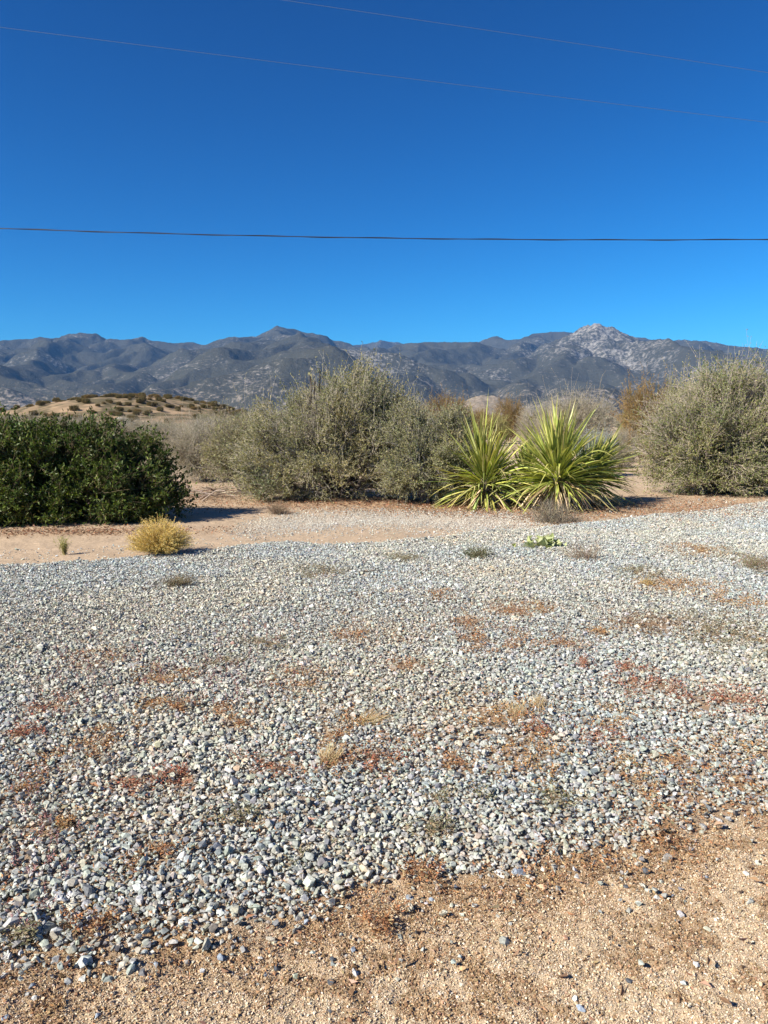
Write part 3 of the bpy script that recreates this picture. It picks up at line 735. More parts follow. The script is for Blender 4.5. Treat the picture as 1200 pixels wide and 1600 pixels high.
grow_shrub(r3, [lobe(385, 690, Y2+1.2, 62, 52, 60), lobe(400, 665, Y2+1.2, 45, 28, 45), lobe(350, 720, Y2+1.2, 34, 42, 40), lobe(410, 725, Y2+1.2, 50, 40, 50)],
           1300, 0.033, 0.24, 4, 8, 10, 70, OLIVE, [20, 30, 10, 20, 20], (0.16, 0.13, 0.11), 0.03, M_leaf, 103, 0.5, leafW=0.45, stick=0.2, twigcol=(0.33, 0.28, 0.23))
r4 = empty("olive_shrub", (AT(672, 770, Y2-0.9)[0], Y2-0.9, 0), "rounded grey green shrub between the tall middle shrub and the yuccas", "shrub")
grow_shrub(r4, [lobe(672, 700, Y2-0.9, 66, 62, 60), lobe(655, 655, Y2-0.9, 50, 26, 45), lobe(712, 662, Y2-0.7, 34, 24, 40), lobe(640, 720, Y2-0.8, 50, 50, 50), lobe(640, 668, Y2-0.7, 42, 36, 45, 3500), lobe(716, 715, Y2-0.8, 36, 46, 45, 3500), lobe(705, 700, Y2-0.9, 42, 48, 45), lobe(660, 735, Y2-1.1, 68, 40, 55)],
           2300, 0.032, 0.21, 4, 10, 12, 90, [(0.255, 0.25, 0.115), (0.32, 0.305, 0.155), (0.18, 0.185, 0.085), (0.39, 0.35, 0.20)], [30, 22, 22, 8], (0.20, 0.18, 0.16), 0.03, M_leaf, 104, 0.55, leafW=0.5, stick=0.1, twigcol=(0.34, 0.31, 0.27))
# right shrub
Y5 = 15.6
r5 = empty("twiggy_shrub", (AT(1125, 770, Y5)[0], Y5, 0), "large round shrub at the right edge, pale twigs on top and green leaves low down", "shrub")
def dens5(p):
    h = p[:, 2]; x = p[:, 0]-AT(1125, 700, Y5)[0]
    return np.clip(1.05-0.35*sstep(0.9, 2.4, h)-0.5*sstep(-0.2, -1.5, x)*sstep(0.5, 1.2, h), 0.2, 1)
grow_shrub(r5, [lobe(1110, 690, Y5, 105, 82, 95), lobe(1160, 655, Y5, 110, 78, 95), lobe(1060, 700, Y5, 72, 72, 70), lobe(1085, 655, Y5, 70, 50, 65), lobe(1250, 680, Y5+.2, 100, 90, 90), lobe(1120, 742, Y5-.2, 105, 40, 80), lobe(1200, 735, Y5-.2, 90, 42, 70),
                lobe(1140, 600, Y5, 70, 34, 60, 3500)],
           4400, 0.036, 0.24, 4, 10, 20, 190, [(0.200, 0.225, 0.070), (0.27, 0.28, 0.10), (0.145, 0.17, 0.055), (0.38, 0.34, 0.20), (0.33, 0.30, 0.16)], [28, 24, 20, 12, 14],
           (0.20, 0.17, 0.145), 0.045, M_leaf, 105, 0.5, leafW=0.5, stick=0.22, twigcol=(0.52, 0.44, 0.37), dens=dens5, gappy=0.38, sprig=0.08)

# ------------------------------------------------------------------ yuccas
def yucca(px, py, Y, label, n, L, axis, seed, n_dead, trunk=0.35, wid=0.045, tone=1.0, droop=0.17):
    """px,py = heart of the rosette in the photo"""
    rng = np.random.default_rng(seed)
    heart = AT(px, py, Y); axis = nrm(np.array(axis, float))
    base = np.array([heart[0]-axis[0]*0.5, Y-axis[1]*0.3, 0.0])
    root = empty("yucca", base, label, "yucca")
    h = heart-base
    e1 = nrm(np.cross(axis, [0.1, 1, 0.05])); e2 = np.cross(axis, e1)
    def blades(n, th_lo, th_hi, L, droop, wid, cols, wts, back, pw=1.0, tipc=(0.42, 0.30, 0.16)):
        th = th_lo+(th_hi-th_lo)*rng.random(n)**pw; ph = np.arange(n)*2.39996+rng.normal(size=n)*0.2
        d = np.cos(th)[:, None]*axis+np.sin(th)[:, None]*(np.cos(ph)[:, None]*e1+np.sin(ph)[:, None]*e2)
        Ln = L*rng.uniform(0.62, 1.08, n)*(1-0.12*(th/(math.pi/2))**2)
        st = h-axis*(back*(th/th_hi))[:, None]+d*0.03
        k = 9; t = np.linspace(0, 1, k)
        dr = droop*(0.25+np.sin(np.minimum(th, math.pi/2)))*rng.uniform(0.3, 1.6, n)
        P = st[:, None]+d[:, None]*(Ln[:, None]*t[None])[:, :, None]
        P[:, :, 2] -= dr[:, None]*Ln[:, None]*t[None]**2.2
        side = rng.normal(size=(n, 3))*0.09; P += side[:, None]*(t**2)[None, :, None]*Ln[:, None, None]
        kink = rng.random(n) < 0.13; P[kink, 6:, 2] -= 0.10*Ln[kink][:, None]*np.array([0.3, 1.0, 2.0])[None]
        P[:, :, 2] = np.maximum(P[:, :, 2], 0.015+0.01*rng.random((n, 1)))
        Tn = nrm(np.gradient(P, axis=1)); up = np.broadcast_to(axis, Tn.shape)
        s = nrm(np.cross(Tn, up+0.01)); u = nrm(np.cross(s, Tn))
        roll = rng.normal(size=n)*0.35; cr, sr = np.cos(roll)[:, None, None], np.sin(roll)[:, None, None]
        s, u = s*cr+u*sr, u*cr-s*sr
        prof = np.array([0.75, 0.62, 0.80, 1.0, 0.98, 0.85, 0.62, 0.33, 0.03]); W = wid*prof[None]*rng.uniform(0.8, 1.2, (n, 1))
        l = P+s*W[:, :, None]*0.5+u*W[:, :, None]*0.22; r = P-s*W[:, :, None]*0.5+u*W[:, :, None]*0.22
        V = np.stack([l, P, r], 2).reshape(-1, 3)
        i = np.arange(n)[:, None]*k*3+np.arange(k-1)[None]*3
        Q = np.concatenate([np.stack([i, i+1, i+4, i+3], -1).reshape(-1, 4), np.stack([i+1, i+2, i+5, i+4], -1).reshape(-1, 4)])
        C = pal(rng, n, cols, wts, 0.2)
        Cv = np.repeat(C[:, None], k, 1); tip = sstep(0.80, 1.0, t[None]+rng.uniform(-0.12, 0.10, (n, 1)))[:, :, None]*0.8; Cv = Cv*(1-tip)+np.array(tipc)*tip
        Cv = np.repeat(Cv[:, :, None], 3, 2).reshape(-1, 3)
        return V, Q, Cv
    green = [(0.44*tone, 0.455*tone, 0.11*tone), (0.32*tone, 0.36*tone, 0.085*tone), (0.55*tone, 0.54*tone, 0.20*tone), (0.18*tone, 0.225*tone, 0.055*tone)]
    a = blades(n, 0.02, 1.56, L, droop, wid, green, [30, 26, 16, 12], 0.26, 0.75)
    b = blades(n//10, 1.4, 1.9, L*0.9, 0.35, wid*0.9, [(0.46, 0.37, 0.16), (0.33, 0.30, 0.10), (0.58, 0.44, 0.26), (0.24, 0.22, 0.08)], [3, 2, 3, 2], 0.32)
    V, Fl, Cv = merge([a, b]); mk("foliage", V, Fl, M_blade, root, Cv, True)
    V, Q, Cv = blades(n_dead, 1.55, 2.3, L*0.84, 0.34, wid*0.9, [(0.64, 0.47, 0.29), (0.70, 0.56, 0.38), (0.42, 0.30, 0.18), (0.22, 0.16, 0.10)], [3, 3, 2, 1], 0.20)
    mk("dead_leaf_skirt", V, [Q], M_straw, root, Cv, True)
    P = bez(np.array([[0, 0, -0.05]]), (h+axis*0.05)[None], 8, rng, 0.05, 0.0)
    V, Q = tubes(P, np.full((1, 8), 0.085)*rng.uniform(0.9, 1.1, (1, 8)), 12)
    mk("trunk", V, [Q], M_bark, root, np.tile([0.34, 0.27, 0.20], (len(V), 1))*rng.uniform(0.7, 1.2, (len(V), 1)), True)
yucca(870, 736, 13.3, "tallest yucca with a broad fan of yellow green blades, in front of the others", 430, 1.36, (-0.04, -0.10, 1), 301, 150, wid=0.039)
yucca(757, 746, 13.6, "left yucca with narrow yellow green blades beside the grey green shrub", 400, 1.34, (-0.10, -0.12, 1), 302, 60, wid=0.034, droop=0.22)
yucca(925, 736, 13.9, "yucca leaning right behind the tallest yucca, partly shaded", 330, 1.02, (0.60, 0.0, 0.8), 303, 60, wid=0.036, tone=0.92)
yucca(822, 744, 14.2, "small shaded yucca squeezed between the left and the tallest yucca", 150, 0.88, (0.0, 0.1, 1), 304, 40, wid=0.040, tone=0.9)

# ------------------------------------------------------------------ small plants
def place_small():
    # yellow rabbitbrush
    g = G(250, 866)
    rb = empty("yellow_bush", g, "round golden yellow bush of fine stems on the sand in front of the dark shrub", "bush")
    rng = np.random.default_rng(401); n = 1500
    ph = rng.uniform(0, 2*math.pi, n); el = np.arccos(rng.uniform(0.10, 1.0, n)); el = math.pi/2-el
    d = np.stack([np.cos(ph)*np.cos(el), np.sin(ph)*np.cos(el), np.sin(el)*1.02+0.06], -1)
    L = rng.uniform(0.22, 0.40, n)[:, None]*(0.9+0.2*vnoise(ph*2, el*3, 5)[:, None])
    p0 = rng.normal(size=(n, 3))*np.array([0.035, 0.035, 0.01])+np.array([0, 0, 0.02])
    P = bez(p0, p0+d*L, 5, rng, 0.05, 0.10)
    V, Q = tubes(P, np.linspace(0.0020, 0.0011, 5)[None]*np.ones((n, 1)), 3)
    Cc = pal(rng, n, [(0.62, 0.45, 0.15), (0.52, 0.38, 0.12), (0.66, 0.52, 0.24)], [3, 3, 2], 0.15)
    mk("stems", V, [Q], M_straw, rb, np.repeat(Cc, 15, axis=0), True)
    li = np.repeat(np.arange(n), 16); t = 0.35+0.68*rng.random(len(li))**0.8; f = np.clip(t*4, 0, 3.999); idx = f.astype(int); f = (f-idx)[:, None]
    Pp = P[li, idx]*(1-f)+P[li, idx+1]*f+rng.normal(size=(len(li), 3))*0.006
    dd = d[li]*0.9+rng.normal(size=(len(li), 3))*0.55; Ln = rng.uniform(0.010, 0.026, len(li))
    V, Fc = leaves(Pp, dd, Ln, Ln*0.22, rng)
    C2 = pal(rng, len(li), [(0.76, 0.56, 0.17), (0.80, 0.63, 0.24), (0.64, 0.47, 0.13), (0.76, 0.63, 0.35)], [4, 4, 2, 2], 0.13)
    mk("flower_heads", V, [Fc], M_straw, rb, np.repeat(C2, 4, axis=0), False)
    tuft("grass_tuft", "small yellow green upright tuft on the sand at the left", "grass tuft", 100, 867, 70, 0.23, 0, 0, [(0.40, 0.36, 0.14), (0.33, 0.33, 0.12), (0.5, 0.42, 0.2)], [2, 2, 1], 0.0022, 402, elev=(1.05, 1.5), basew=0.012, leaf=0.02, lpt=5, leafcols=[(0.45, 0.42, 0.16), (0.36, 0.36, 0.12)])
    tuft("weed_clump", "low grey brown weed clump on the gravel at the left", "weed", 280, 919, 190, 0.16, 0, 0, [(0.22, 0.16, 0.11), (0.30, 0.24, 0.15), (0.17, 0.13, 0.09)], [2, 2, 1], 0.0018, 403, elev=(0.1, 1.1), basew=0.06, leaf=0.012, lpt=7, leafcols=[(0.20, 0.18, 0.10), (0.28, 0.22, 0.13)])
    tuft("weed_clump", "small dark green weed clump on the gravel right of the middle", "weed", 746, 874, 190, 0.16, 0, 0, [(0.16, 0.16, 0.09), (0.26, 0.18, 0.11)], [2, 1], 0.0018, 404, elev=(0.1, 1.1), basew=0.06, leaf=0.014, lpt=8, leafcols=[(0.10, 0.14, 0.06), (0.16, 0.18, 0.08), (0.22, 0.2, 0.12)])
    tuft("dry_weed", "dry twiggy weed leaning left on the gravel below the tallest yucca", "weed", 914, 878, 120, 0.24, 0, 0, [(0.33, 0.26, 0.19), (0.26, 0.18, 0.12), (0.42, 0.34, 0.24)], [2, 2, 1], 0.0022, 405, lean=(-0.15, 0), elev=(0.15, 1.35), basew=0.07, leaf=0.012, lpt=2, leafcols=[(0.3, 0.24, 0.15)])
    tuft("brown_bush", "low grey brown twiggy bush at the foot of the tallest yucca", "bush", 866, 815, 380, 0.40, 0, 0, [(0.30, 0.25, 0.19), (0.38, 0.32, 0.24), (0.20, 0.17, 0.13)], [2, 2, 2], 0.0028, 406, elev=(0.05, 1.5), basew=0.14, leaf=0.016, lpt=6, leafcols=[(0.32, 0.28, 0.19), (0.24, 0.22, 0.14)])
    tuft("dry_weed", "small brown dry weed at the foot of the tall middle shrub", "weed", 436, 803, 200, 0.24, 0, 0, [(0.22, 0.16, 0.11), (0.30, 0.22, 0.15)], [1, 1], 0.0024, 407, elev=(0.15, 1.3), basew=0.06, leaf=0.014, lpt=5, leafcols=[(0.24, 0.18, 0.12), (0.3, 0.22, 0.13)])
    # straw tufts lying over in the gravel
    S = [(0.62, 0.48, 0.26), (0.55, 0.40, 0.20), (0.68, 0.56, 0.36)]
    tuft("straw_tuft", "pale straw tuft combed upright in the red weeds of the middle gravel", "grass tuft", 508, 1201, 130, 0.085, 0, 0, S, [2, 2, 1], 0.0013, 408, lean=(0.35, 0.55), elev=(0.5, 1.3), basew=0.014)
    tuft("straw_tuft", "flat pale straw tuft lying just above the upright one", "grass tuft", 566, 1133, 170, 0.095, 0, 0, S, [2, 2, 1], 0.0013, 409, lean=(0.8, 0.25), elev=(0.1, 0.8), basew=0.018)
    tuft("straw_tuft", "left of two pale straw tufts beside the big orange weed patch", "grass tuft", 808, 1124, 110, 0.08, 0, 0, S, [2, 2, 1], 0.0013, 410, lean=(-0.1, 0.2), elev=(0.3, 1.4), basew=0.03)
    tuft("straw_tuft", "right of two pale straw tufts beside the big orange weed patch", "grass tuft", 842, 1112, 90, 0.085, 0, 0, S, [2, 2, 1], 0.0012, 411, lean=(0.0, 0.2), elev=(0.5, 1.45), basew=0.025)
    tuft("straw_tuft", "short golden straw tuft at the left end of the orange weeds on the right", "grass tuft", 1011, 919, 120, 0.09, 0, 0, [(0.5, 0.36, 0.13), (0.58, 0.44, 0.2)], [1, 1], 0.0016, 412, elev=(0.4, 1.4), basew=0.03)
    tuft("weed_clump", "faint pinkish green weed clump at the right edge of the gravel", "weed", 1187, 892, 150, 0.20, 0, 0, [(0.30, 0.18, 0.14), (0.26, 0.22, 0.12)], [1, 1], 0.0014, 413, elev=(0.1, 1.2), basew=0.12, leaf=0.014, lpt=6, leafcols=[(0.20, 0.22, 0.10), (0.34, 0.22, 0.17)])
    tuft("weed_clump", "flat greenish weed clump in the gravel behind the small dark stick", "weed", 628, 878, 70, 0.14, 0, 0, [(0.30, 0.26, 0.16)], [1], 0.0014, 414, elev=(0.05, 0.7), basew=0.06, leaf=0.012, lpt=4, leafcols=[(0.27, 0.27, 0.15), (0.34, 0.30, 0.2)])
    # broad pale leaves flat on the gravel (young gourd / thistle like plant)
    g = G(846, 859); root = empty("leafy_weed", g, "pale green weed with broad curled leaves on the gravel below the yuccas", "weed")
    rng = np.random.default_rng(420); n = 46
    ph = rng.uniform(0, 2*math.pi, n); el = rng.uniform(0.15, 1.0, n); d = np.stack([np.cos(ph)*np.cos(el), np.sin(ph)*np.cos(el)*0.8, np.sin(el)], -1)
    p0 = np.stack([rng.normal(size=n)*0.10, rng.normal(size=n)*0.05, rng.uniform(0.02, 0.05, n)], -1)
    Ln = rng.uniform(0.07, 0.14, n); P1 = p0+d*Ln[:, None]*0.5
    V0, Q0 = tubes(bez(p0*np.array([0.3, 0.3, 0.5]), P1, 5, rng, 0.1, 0.1), np.full((n, 5), 0.0035), 4)
    mk("stems", V0, [Q0], M_leaf, root, np.tile([0.30, 0.33, 0.14], (len(V0), 1)), True)
    V, Fc = leaves(P1, d, Ln, Ln*0.62, rng, 0.5)
    mk("leaves", V, [Fc], M_leaf, root, np.repeat(pal(rng, n, [(0.36, 0.39, 0.17), (0.44, 0.46, 0.24), (0.22, 0.27, 0.10)], [2, 2, 1], 0.12), 4, axis=0), False)
    # little dark stick
    g = G(576, 900); P = np.array([[[-0.10, 0.0, 0.035], [-0.03, 0.01, 0.045], [0.05, 0.02, 0.05], [0.12, 0.05, 0.05]]])+g
    V, Q = tubes(P, np.array([[0.006, 0.006, 0.005, 0.003]]), 6); o = mk("stick", V-g, [Q], M_bark, None, np.tile([0.07, 0.05, 0.04], (len(V), 1)), True); o.location = g
    tag(o, "short dark stick lying on the gravel in the middle distance", "stick")
    # fallen branches in the gap
    g = G(325, 776); root = empty("fallen_branch", g, "grey brown dead branch pile lying in the gap beside the dark shrub", "branch")
    rng = np.random.default_rng(430); n = 60
    p0 = rng.normal(size=(n, 3))*np.array([0.28, 0.35, 0.02])+np.array([0, 0, 0.04]); d = rng.normal(size=(n, 3))*np.array([1, 0.7, 0.22])+np.array([0.4, 0, 0.05]); d[:, 2] = np.abs(d[:, 2])*0.6
    P = bez(p0, p0+nrm(d)*rng.uniform(0.3, 1.0, (n, 1)), 6, rng, 0.1, 0.05)
    V, Q = tubes(P, np.linspace(0.010, 0.004, 6)[None]*rng.uniform(0.4, 1.5, (n, 1)), 5)
    mk("branches", V, [Q], M_bark, root, np.repeat(pal(rng, n, [(0.30, 0.24, 0.19), (0.18, 0.13, 0.10), (0.40, 0.34, 0.28)], [2, 2, 1], 0.2), 30, axis=0), True)
place_small()

# ------------------------------------------------------------------ loose stones lying on the sand in front
def loose_stones():
    rng = np.random.default_rng(51)
    hv = hull_variants(10, 16, 5)
    tones = {'blue': ((0.27, 0.31, 0.36), "blue grey stone lying loose on the tan sand in the foreground"),
             'pale': ((0.58, 0.57, 0.53), "pale grey stone lying loose on the tan sand in the foreground"),
             'dark': ((0.07, 0.075, 0.085), "black stone lying loose on the tan sand in the foreground"),
             'tan': ((0.55, 0.38, 0.24), "tan stone lying loose on the sand in the foreground")}
    L = [(345,1501,17,'blue'),(478,1444,14,'blue'),(517,1536,13,'dark'),(519,1499,12,'dark'),(555,1522,17,'pale'),(552,1484,14,'blue'),(432,1511,13,'dark'),(406,1497,10,'pale'),
         (50,1549,14,'blue'),(42,1562,11,'pale'),(110,1553,14,'dark'),(55,1566,13,'pale'),(8,1597,14,'blue'),(152,1592,13,'blue'),(244,1514,14,'blue'),(268,1506,15,'dark'),(316,1519,12,'pale'),(515,1580,10,'dark'),
         (640,1402,14,'blue'),(722,1362,19,'blue'),(710,1386,15,'blue'),(782,1371,21,'pale'),(812,1370,26,'blue'),(845,1391,20,'tan'),(902,1371,14,'pale'),(1010,1364,17,'dark'),(978,1388,12,'dark'),
         (1088,1509,14,'pale'),(983,1536,12,'dark'),(908,1581,17,'blue'),(898,1563,14,'pale'),(1101,1372,12,'blue'),(1166,1363,12,'pale'),(1013,1334,14,'pale'),(674,1404,11,'blue'),(688,1552,10,'pale'),
         (1050,1398,9,'blue'),(1188,1538,13,'tan'),(1007,1467,8,'tan'),(300,1552,10,'tan'),(180,1555,9,'dark'),(610,1500,9,'tan'),(1140,1420,9,'tan'),(750,1440,8,'tan')]
    for px, py, wpx, tn in L:
        g = G(px, py); s = wpx/F_PX*math.hypot(g[1], CAM_H)*0.5
        V, Fc = hv[rng.integers(0, len(hv))]
        a = rng.uniform(0, 6.28); V = V@np.array([[math.cos(a), math.sin(a), 0], [-math.sin(a), math.cos(a), 0], [0, 0, 1]])*s
        c = np.array(tones[tn][0])*rng.uniform(0.85, 1.15)
        o = mk("loose_stone", V, [Fc], M_stone, None, np.tile(c, (len(V), 1)), False)
        o.location = (g[0], g[1], float(gz(np.array([g[0]]), np.array([g[1]]))[0])+s*0.35)
        zx = "far left" if px < 130 else "left" if px < 380 else "left of centre" if px < 600 else "right of centre" if px < 830 else "right" if px < 1040 else "far right"
        edge_gap = g[1]-near_y(g[0]); zy = "touching the front edge of the gravel" if edge_gap > -0.12 else "on open sand near the gravel" if edge_gap > -0.42 else "on open sand near the bottom of the view"
        size = "large" if wpx >= 17 else "small" if wpx <= 11 else "middling"
        lab = size+" "+tones[tn][1].split(" lying")[0]+" "+zy+", "+zx
        tag(o, lab, "stone", "loose stones on the sand")
loose_stones()

# ------------------------------------------------------------------ background shrubs: one of each kind, then copies
def proto(kind, seed, n_tips, leaf, lpt, cols, wts, bark, twigcol, W=1.0, H=1.5, stick=0.15, leafW=0.5, twig=0.25, sub=4, mat=None, tr=0.03):
    root = empty(kind, (0, 0, 0))
    lb = [(np.array([0, 0, H*0.55]), np.array([W, W*0.9, H*0.45]), 3), (np.array([W*0.35, 0.1, H*0.45]), np.array([W*0.6, W*0.5, H*0.36]), 1), (np.array([-W*0.35, -0.1, H*0.48]), np.array([W*0.6, W*0.5, H*0.38]), 1),
          (np.array([0.1*W, 0, H*0.22]), np.array([W*0.8, W*0.7, H*0.24]), 1)]
    return grow_shrub(root, lb, n_tips, leaf, twig, sub, lpt, 8, 50, cols, wts, bark, tr, mat or M_leaf, seed, 0.5, stick=stick, leafW=leafW, twigcol=twigcol)
bark_g = (0.27, 0.235, 0.21)
used = {}
def put(key, px, Y, w_px, top_py, label, group=None, rz=None):
    """first call moves the prototype itself, later calls copy it"""
    kind, args = KINDS[key]
    if key not in used:
        o = proto(kind, *args[0], **args[1]); used[key] = o; first = True
    else: first = False
    o = used[key]
    g = AT(px, 650, Y); top = AT(px, top_py, Y)[2]; zz = float(gz(np.array([g[0]]), np.array([Y]))[0])
    W = w_px/F_PX*Y/2; sx = W/1.12; sz = (top-zz)/1.62
    rz = random.uniform(0, 6.28) if rz is None else rz
    if first:
        PEND.append((o, (g[0], Y, zz), rz, (sx, sx, sz))); tag(o, label, "shrub", group)
    else:
        c = copy_thing(o, (g[0], Y, zz), rz, (sx, sx, sz), label, group, "shrub")
        if not group and "group" in c: del c["group"]
PEND = []
random.seed(5)
KINDS = {
 'grey':   ("bare_grey_shrub", ((501, 900, 0.024, 7, [(0.31, 0.28, 0.20), (0.26, 0.245, 0.15), (0.37, 0.33, 0.25)], [2, 2, 1], bark_g, (0.42, 0.37, 0.30)), dict(stick=0.3, sub=6))),
 'rust':   ("rust_brown_shrub", ((502, 800, 0.035, 12, [(0.26, 0.185, 0.065), (0.22, 0.145, 0.055), (0.31, 0.235, 0.09), (0.18, 0.16, 0.06)], [3, 2, 2, 1], (0.16, 0.11, 0.08), (0.22, 0.14, 0.08)), dict(stick=0.1, leafW=0.3))),
 'olive':  ("olive_shrub", ((503, 800, 0.034, 11, OLIVE, OW, (0.17, 0.14, 0.12), (0.32, 0.28, 0.22)), dict())),
 'yellow': ("yellow_green_shrub", ((504, 700, 0.035, 10, [(0.34, 0.31, 0.10), (0.27, 0.27, 0.08), (0.42, 0.36, 0.15)], [2, 2, 1], (0.17, 0.14, 0.1), (0.35, 0.28, 0.16)), dict(stick=0.1))),
 'silver': ("silver_blue_shrub", ((505, 700, 0.04, 10, [(0.36, 0.41, 0.38), (0.28, 0.33, 0.31), (0.44, 0.48, 0.44)], [2, 2, 1], (0.25, 0.22, 0.2), (0.4, 0.38, 0.35)), dict(stick=0.1, leafW=0.3))),
 'low':    ("low_dark_shrub", ((506, 220, 0.11, 9, [(0.17, 0.15, 0.065), (0.25, 0.17, 0.075), (0.12, 0.12, 0.05)], [2, 2, 1], (0.12, 0.1, 0.08), (0.2, 0.16, 0.12)), dict(stick=0.0, sub=3, H=1.1))),
}
put('grey', 318, 19.0, 135, 652, "bare mauve grey shrub in the gap between the dark shrub and the pale olive one")
put('grey', 258, 24.0, 110, 654, "bare grey shrub rising behind the right end of the dark shrub")
put('rust', 1012, 27.0, 120, 586, "rust brown shrub behind the left shoulder of the right shrub")
put('olive', 1080, 25.0, 110, 578, "green shrub just behind the top of the right shrub")
put('grey', 905, 32.0, 150, 611, "broad bare mauve grey shrub behind the tallest yucca")
put('grey', 845, 36.0, 80, 628, "smaller bare grey shrub left of the broad grey one behind the yuccas")
put('silver', 930, 20.5, 80, 662, "silvery blue shrub right behind the leaning yucca")
put('grey', 975, 24.0, 60, 668, "small mauve grey shrub at the end of the sandy path")
put('rust', 700, 40.0, 95, 611, "rust coloured shrub above the rounded grey green shrub")
put('rust', 752, 52.0, 50, 634, "small rust green shrub in the middle of three behind the yuccas")
put('rust', 797, 48.0, 60, 617, "rust brown ball shaped shrub above the small shaded yucca")
put('yellow', 775, 44.0, 60, 640, "yellow green shrub low between the rust coloured ones")
put('yellow', 985, 50.0, 30, 628, "small yellow green shrub far off left of the rust brown shrub")
put('olive', 655, 30.0, 90, 632, "olive shrub peeping over the rounded grey green shrub")
put('grey', 640, 45.0, 70, 622, "pale grey shrub right of the top of the tall middle shrub")
ORD = {20: "at the left edge above the dark shrub", 95: "above the left part of the dark shrub", 165: "above the middle of the dark shrub", 215: "above the right part of the dark shrub", 265: "above the right end of the dark shrub", 330: "left of the pale olive shrub top", 375: "just above the pale olive shrub", 420: "between the pale olive shrub and the tall middle shrub"}
G1 = "grey scrub beyond the dark shrub"
for px, Y, w, t in [(20, 60, 110, 646), (95, 72, 90, 650), (165, 48, 120, 656), (215, 52, 90, 654), (265, 44, 90, 655), (330, 50, 100, 650), (375, 58, 90, 641), (420, 66, 90, 638), (-60, 58, 120, 646), (-160, 64, 130, 646)]:
    kd = random.choice(['grey', 'olive', 'olive']) if px > 100 else 'grey'
    if px < 0: put(kd, px, Y, w, t, "grey scrub bush beyond the left edge of the view", "scrub beyond the left edge")
    else: put(kd, px, Y, w, t, ("grey" if kd == 'grey' else "olive green")+" scrub under the hill, "+ORD[px])
G2 = "far scrub bushes on the plain"
rs = random.Random(9)
for k in range(90):
    Y = rs.uniform(55, 190); px = rs.uniform(-350, 1550); hgt = rs.uniform(1.0, 2.1)
    if 40 < px < 400 and Y > 125: continue
    top = 650-(hgt-CAM_H)/Y*F_PX
    kd = rs.choice(['grey', 'grey', 'olive', 'olive', 'rust', 'yellow']); nm = {'grey': 'bare grey', 'olive': 'olive green', 'rust': 'rust brown', 'yellow': 'yellow green'}[kd]
    put(kd, px, Y, rs.uniform(1.2, 2.6)*1.9/Y*F_PX*0.5, top, nm+" scrub bush far off on the flat plain below the mountains", "far "+nm+" bushes on the plain")
# dark shrubs dotted over the tan hill
hill = bpy.data.objects["hill"]; bpy.context.view_layer.update()
k = 0
while k < 290:
    X = hc[0]+rs.uniform(-40, 46); Yh = HILL_Y+rs.uniform(-52, 18)
    z = hill_z(hill, X, Yh)
    if z is None or z < 0.2: continue
    if vnoise(np.array([X/9.0]), np.array([Yh/9.0]), 3)[0] < rs.uniform(0.15, 0.55): continue
    s = rs.uniform(0.38, 1.0)
    key = 'low' if rs.random() < 0.68 else 'rust'
    if key not in used:
        kd, ar = KINDS[key]; used[key] = proto(kd, *ar[0], **ar[1]); o = used[key]
        PEND.append((o, (X, Yh, z-0.1), 0, (s*1.1, s*1.1, s))); tag(o, "low dark shrub dotted on the tan hillside at the left", "shrub", "low shrubs dotted on the tan hill")
    else:
        copy_thing(used[key], (X, Yh, z-0.1), rs.uniform(0, 6.28), (s*1.1, s*1.1, s*1.1 if key == 'low' else s*0.7), *(("low dark shrub dotted on the tan hillside at the left", "low shrubs dotted on the tan hill") if key == 'low' else ("small rust brown shrub dotted on the tan hillside at the left", "rust brown shrubs dotted on the tan hill")), "shrub")
    k += 1
for o, loc, rz, sc in PEND:
    o.location = tuple(float(v) for v in loc); o.rotation_euler = (0, 0, rz); o.scale = sc
# boulder at the foot of the hill
bz = AT(189, 657, 120)
V, Fc = hull_variants(1, 30, 77)[0]
o = mk("boulder", V*np.array([1.3, 1.0, 1.1]), [Fc], M_stone, None, np.tile([0.40, 0.38, 0.35], (len(V), 1)), False); o.location = (bz[0], 120, bz[2]+0.1)
tag(o, "single grey boulder at the foot of the tan hill", "boulder")

# far brush merging into one mass on the plain
def far_brush():
    rng = np.random.default_rng(61); n = 7000
    Y = np.exp(rng.uniform(math.log(200), math.log(2600), n)); x = rng.uniform(-0.75, 0.75, n)*Y
    ok = ~((np.abs(x-hc[0]) < 48) & (Y < 270)); x = x[ok]; Y = Y[ok]; n = len(x)
    m = 26
    u = nrm(rng.normal(size=(n, m, 3))); u[:, :, 2] = np.abs(u[:, :, 2])
    s = rng.uniform(0.6, 1.6, (n, 1, 1)); c = np.stack([x, Y, gz(x, Y)], -1)
    P = (c[:, None]+u*s*np.array([1.3, 1.3, 0.95])).reshape(-1, 3)
    V, Fc = leaves(P, rng.normal(size=(n*m, 3)), rng.uniform(0.5, 1.0, n*m)*np.repeat(s[:, 0, 0], m), rng.uniform(0.3, 0.6, n*m), rng)
    C = np.repeat(pal(rng, n, [(0.16, 0.15, 0.09), (0.24, 0.21, 0.16), (0.20, 0.15, 0.07), (0.12, 0.12, 0.06)], [2, 2, 1, 1], 0.15), m*4, axis=0)
    o = mk("far_scrub", V, [Fc], M_leaf, None, C, False)
    tag(o, "distant scrub covering the plain up to the foot of the mountains", "scrub", kind="stuff")
far_brush()

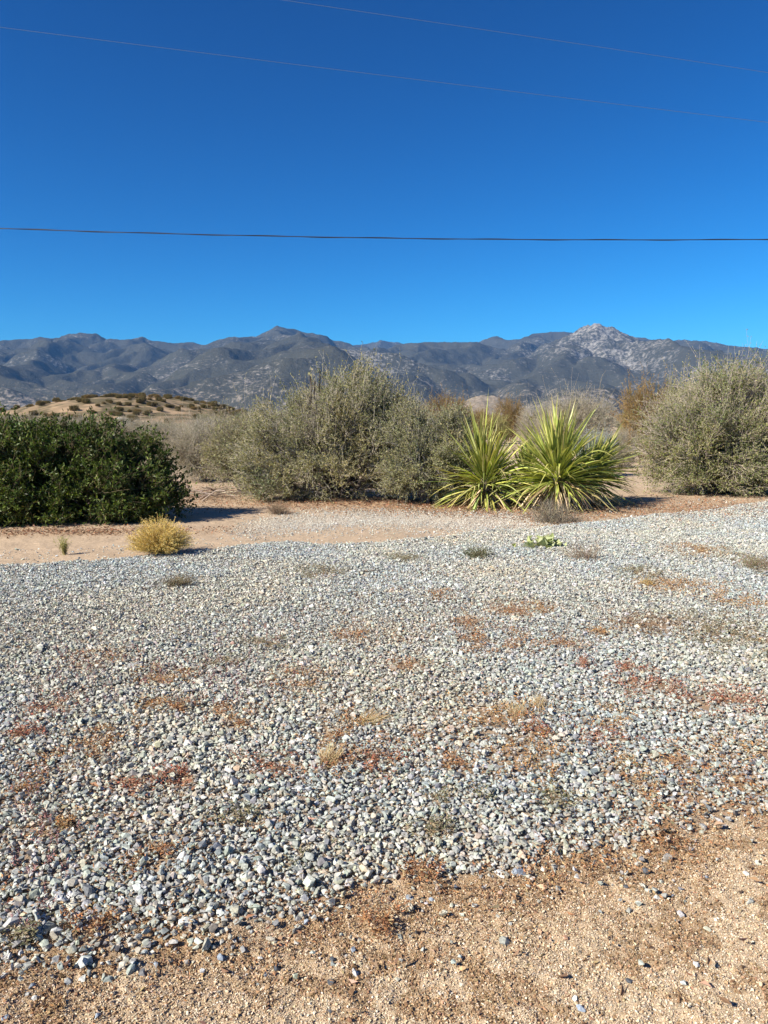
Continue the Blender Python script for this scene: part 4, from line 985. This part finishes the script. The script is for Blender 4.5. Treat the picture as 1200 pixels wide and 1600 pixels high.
# ------------------------------------------------------------------ overhead lines
def wire(name, label, pts, Y, rad, colr, twist=False, dz=0.0):
    X = np.array([AT(px, py, Y+dz*(px-600))[0] for px, py in pts]); Z = np.array([AT(px, py, Y+dz*(px-600))[2] for px, py in pts]); Yy = np.array([Y+dz*(px-600) for px, py in pts])
    c = np.polyfit(X, Z, 2); cy = np.polyfit(X, Yy, 1)
    xs = np.linspace(-30, 34, 260); P = np.stack([xs, np.polyval(cy, xs), np.polyval(c, xs)], -1)
    mid = P[130].copy()
    r = np.full(260, rad)
    ob_parts = [tubes(P[None]-mid, r[None], 8)]
    if twist:                                         # lashed cable: a thinner one wound round the first
        xs2 = np.linspace(-30, 34, 1500); a = xs2*2.2; P2 = np.stack([xs2, np.polyval(cy, xs2)+np.sin(a)*rad*1.2, np.polyval(c, xs2)+np.cos(a)*rad*1.2], -1)
        ob_parts.append(tubes(P2[None]-mid, np.full((1, 1500), rad*0.55), 6))
    V, Fl, Cv = merge([(v, q, np.array(colr)) for v, q in ob_parts])
    m = attr_mat(name+"_skin_"+str(len(bpy.data.materials)), 0.5, 0.4)
    o = mk(name, V, Fl, m, None, Cv, True); o.location = mid
    tag(o, label, "cable")
wire("overhead_cable", "dark cable crossing the whole sky nearly level, lowest of three", [(0, 357), (200, 363), (400, 368.5), (600, 372), (800, 374.2), (1000, 374.8), (1200, 374)], 20.0, 0.0115, (0.02, 0.02, 0.024), True)
wire("power_line", "thin pale wire slanting from the upper left edge to the right edge", [(0, 38), (300, 82), (600, 122), (900, 157), (1200, 188)], 21.0, 0.0056, (0.10, 0.16, 0.26), dz=0.004)
wire("power_line", "thin pale wire crossing the top right corner of the sky, highest of three", [(455, 0), (700, 40), (900, 69), (1050, 91), (1200, 112)], 20.5, 0.0054, (0.10, 0.16, 0.26), dz=0.004)

# ------------------------------------------------------------------ air
HAZE = True
if HAZE:
    lo = Vector((-12500, -14500, -46)); hi = Vector((12500, 14500, 1120))
    V = [(x, y, z) for z in (lo.z, hi.z) for y in (lo.y, hi.y) for x in (lo.x, hi.x)]
    Fq = np.array([[0, 2, 3, 1], [4, 5, 7, 6], [0, 1, 5, 4], [2, 6, 7, 3], [0, 4, 6, 2], [1, 3, 7, 5]])
    m, N, L = new_mat("haze")
    pv = N.new("ShaderNodeVolumePrincipled"); pv.inputs["Color"].default_value = (0.18, 0.46, 1.0, 1); pv.inputs["Density"].default_value = 4.0e-5
    o_ = N.new("ShaderNodeOutputMaterial"); L.new(pv.outputs[0], o_.inputs["Volume"])
    hz = mk("haze", np.array(V, float), [Fq], m); tag(hz, kind="stuff"); hz["label"] = "thin blue haze in the air before the mountains"; hz["category"] = "haze"
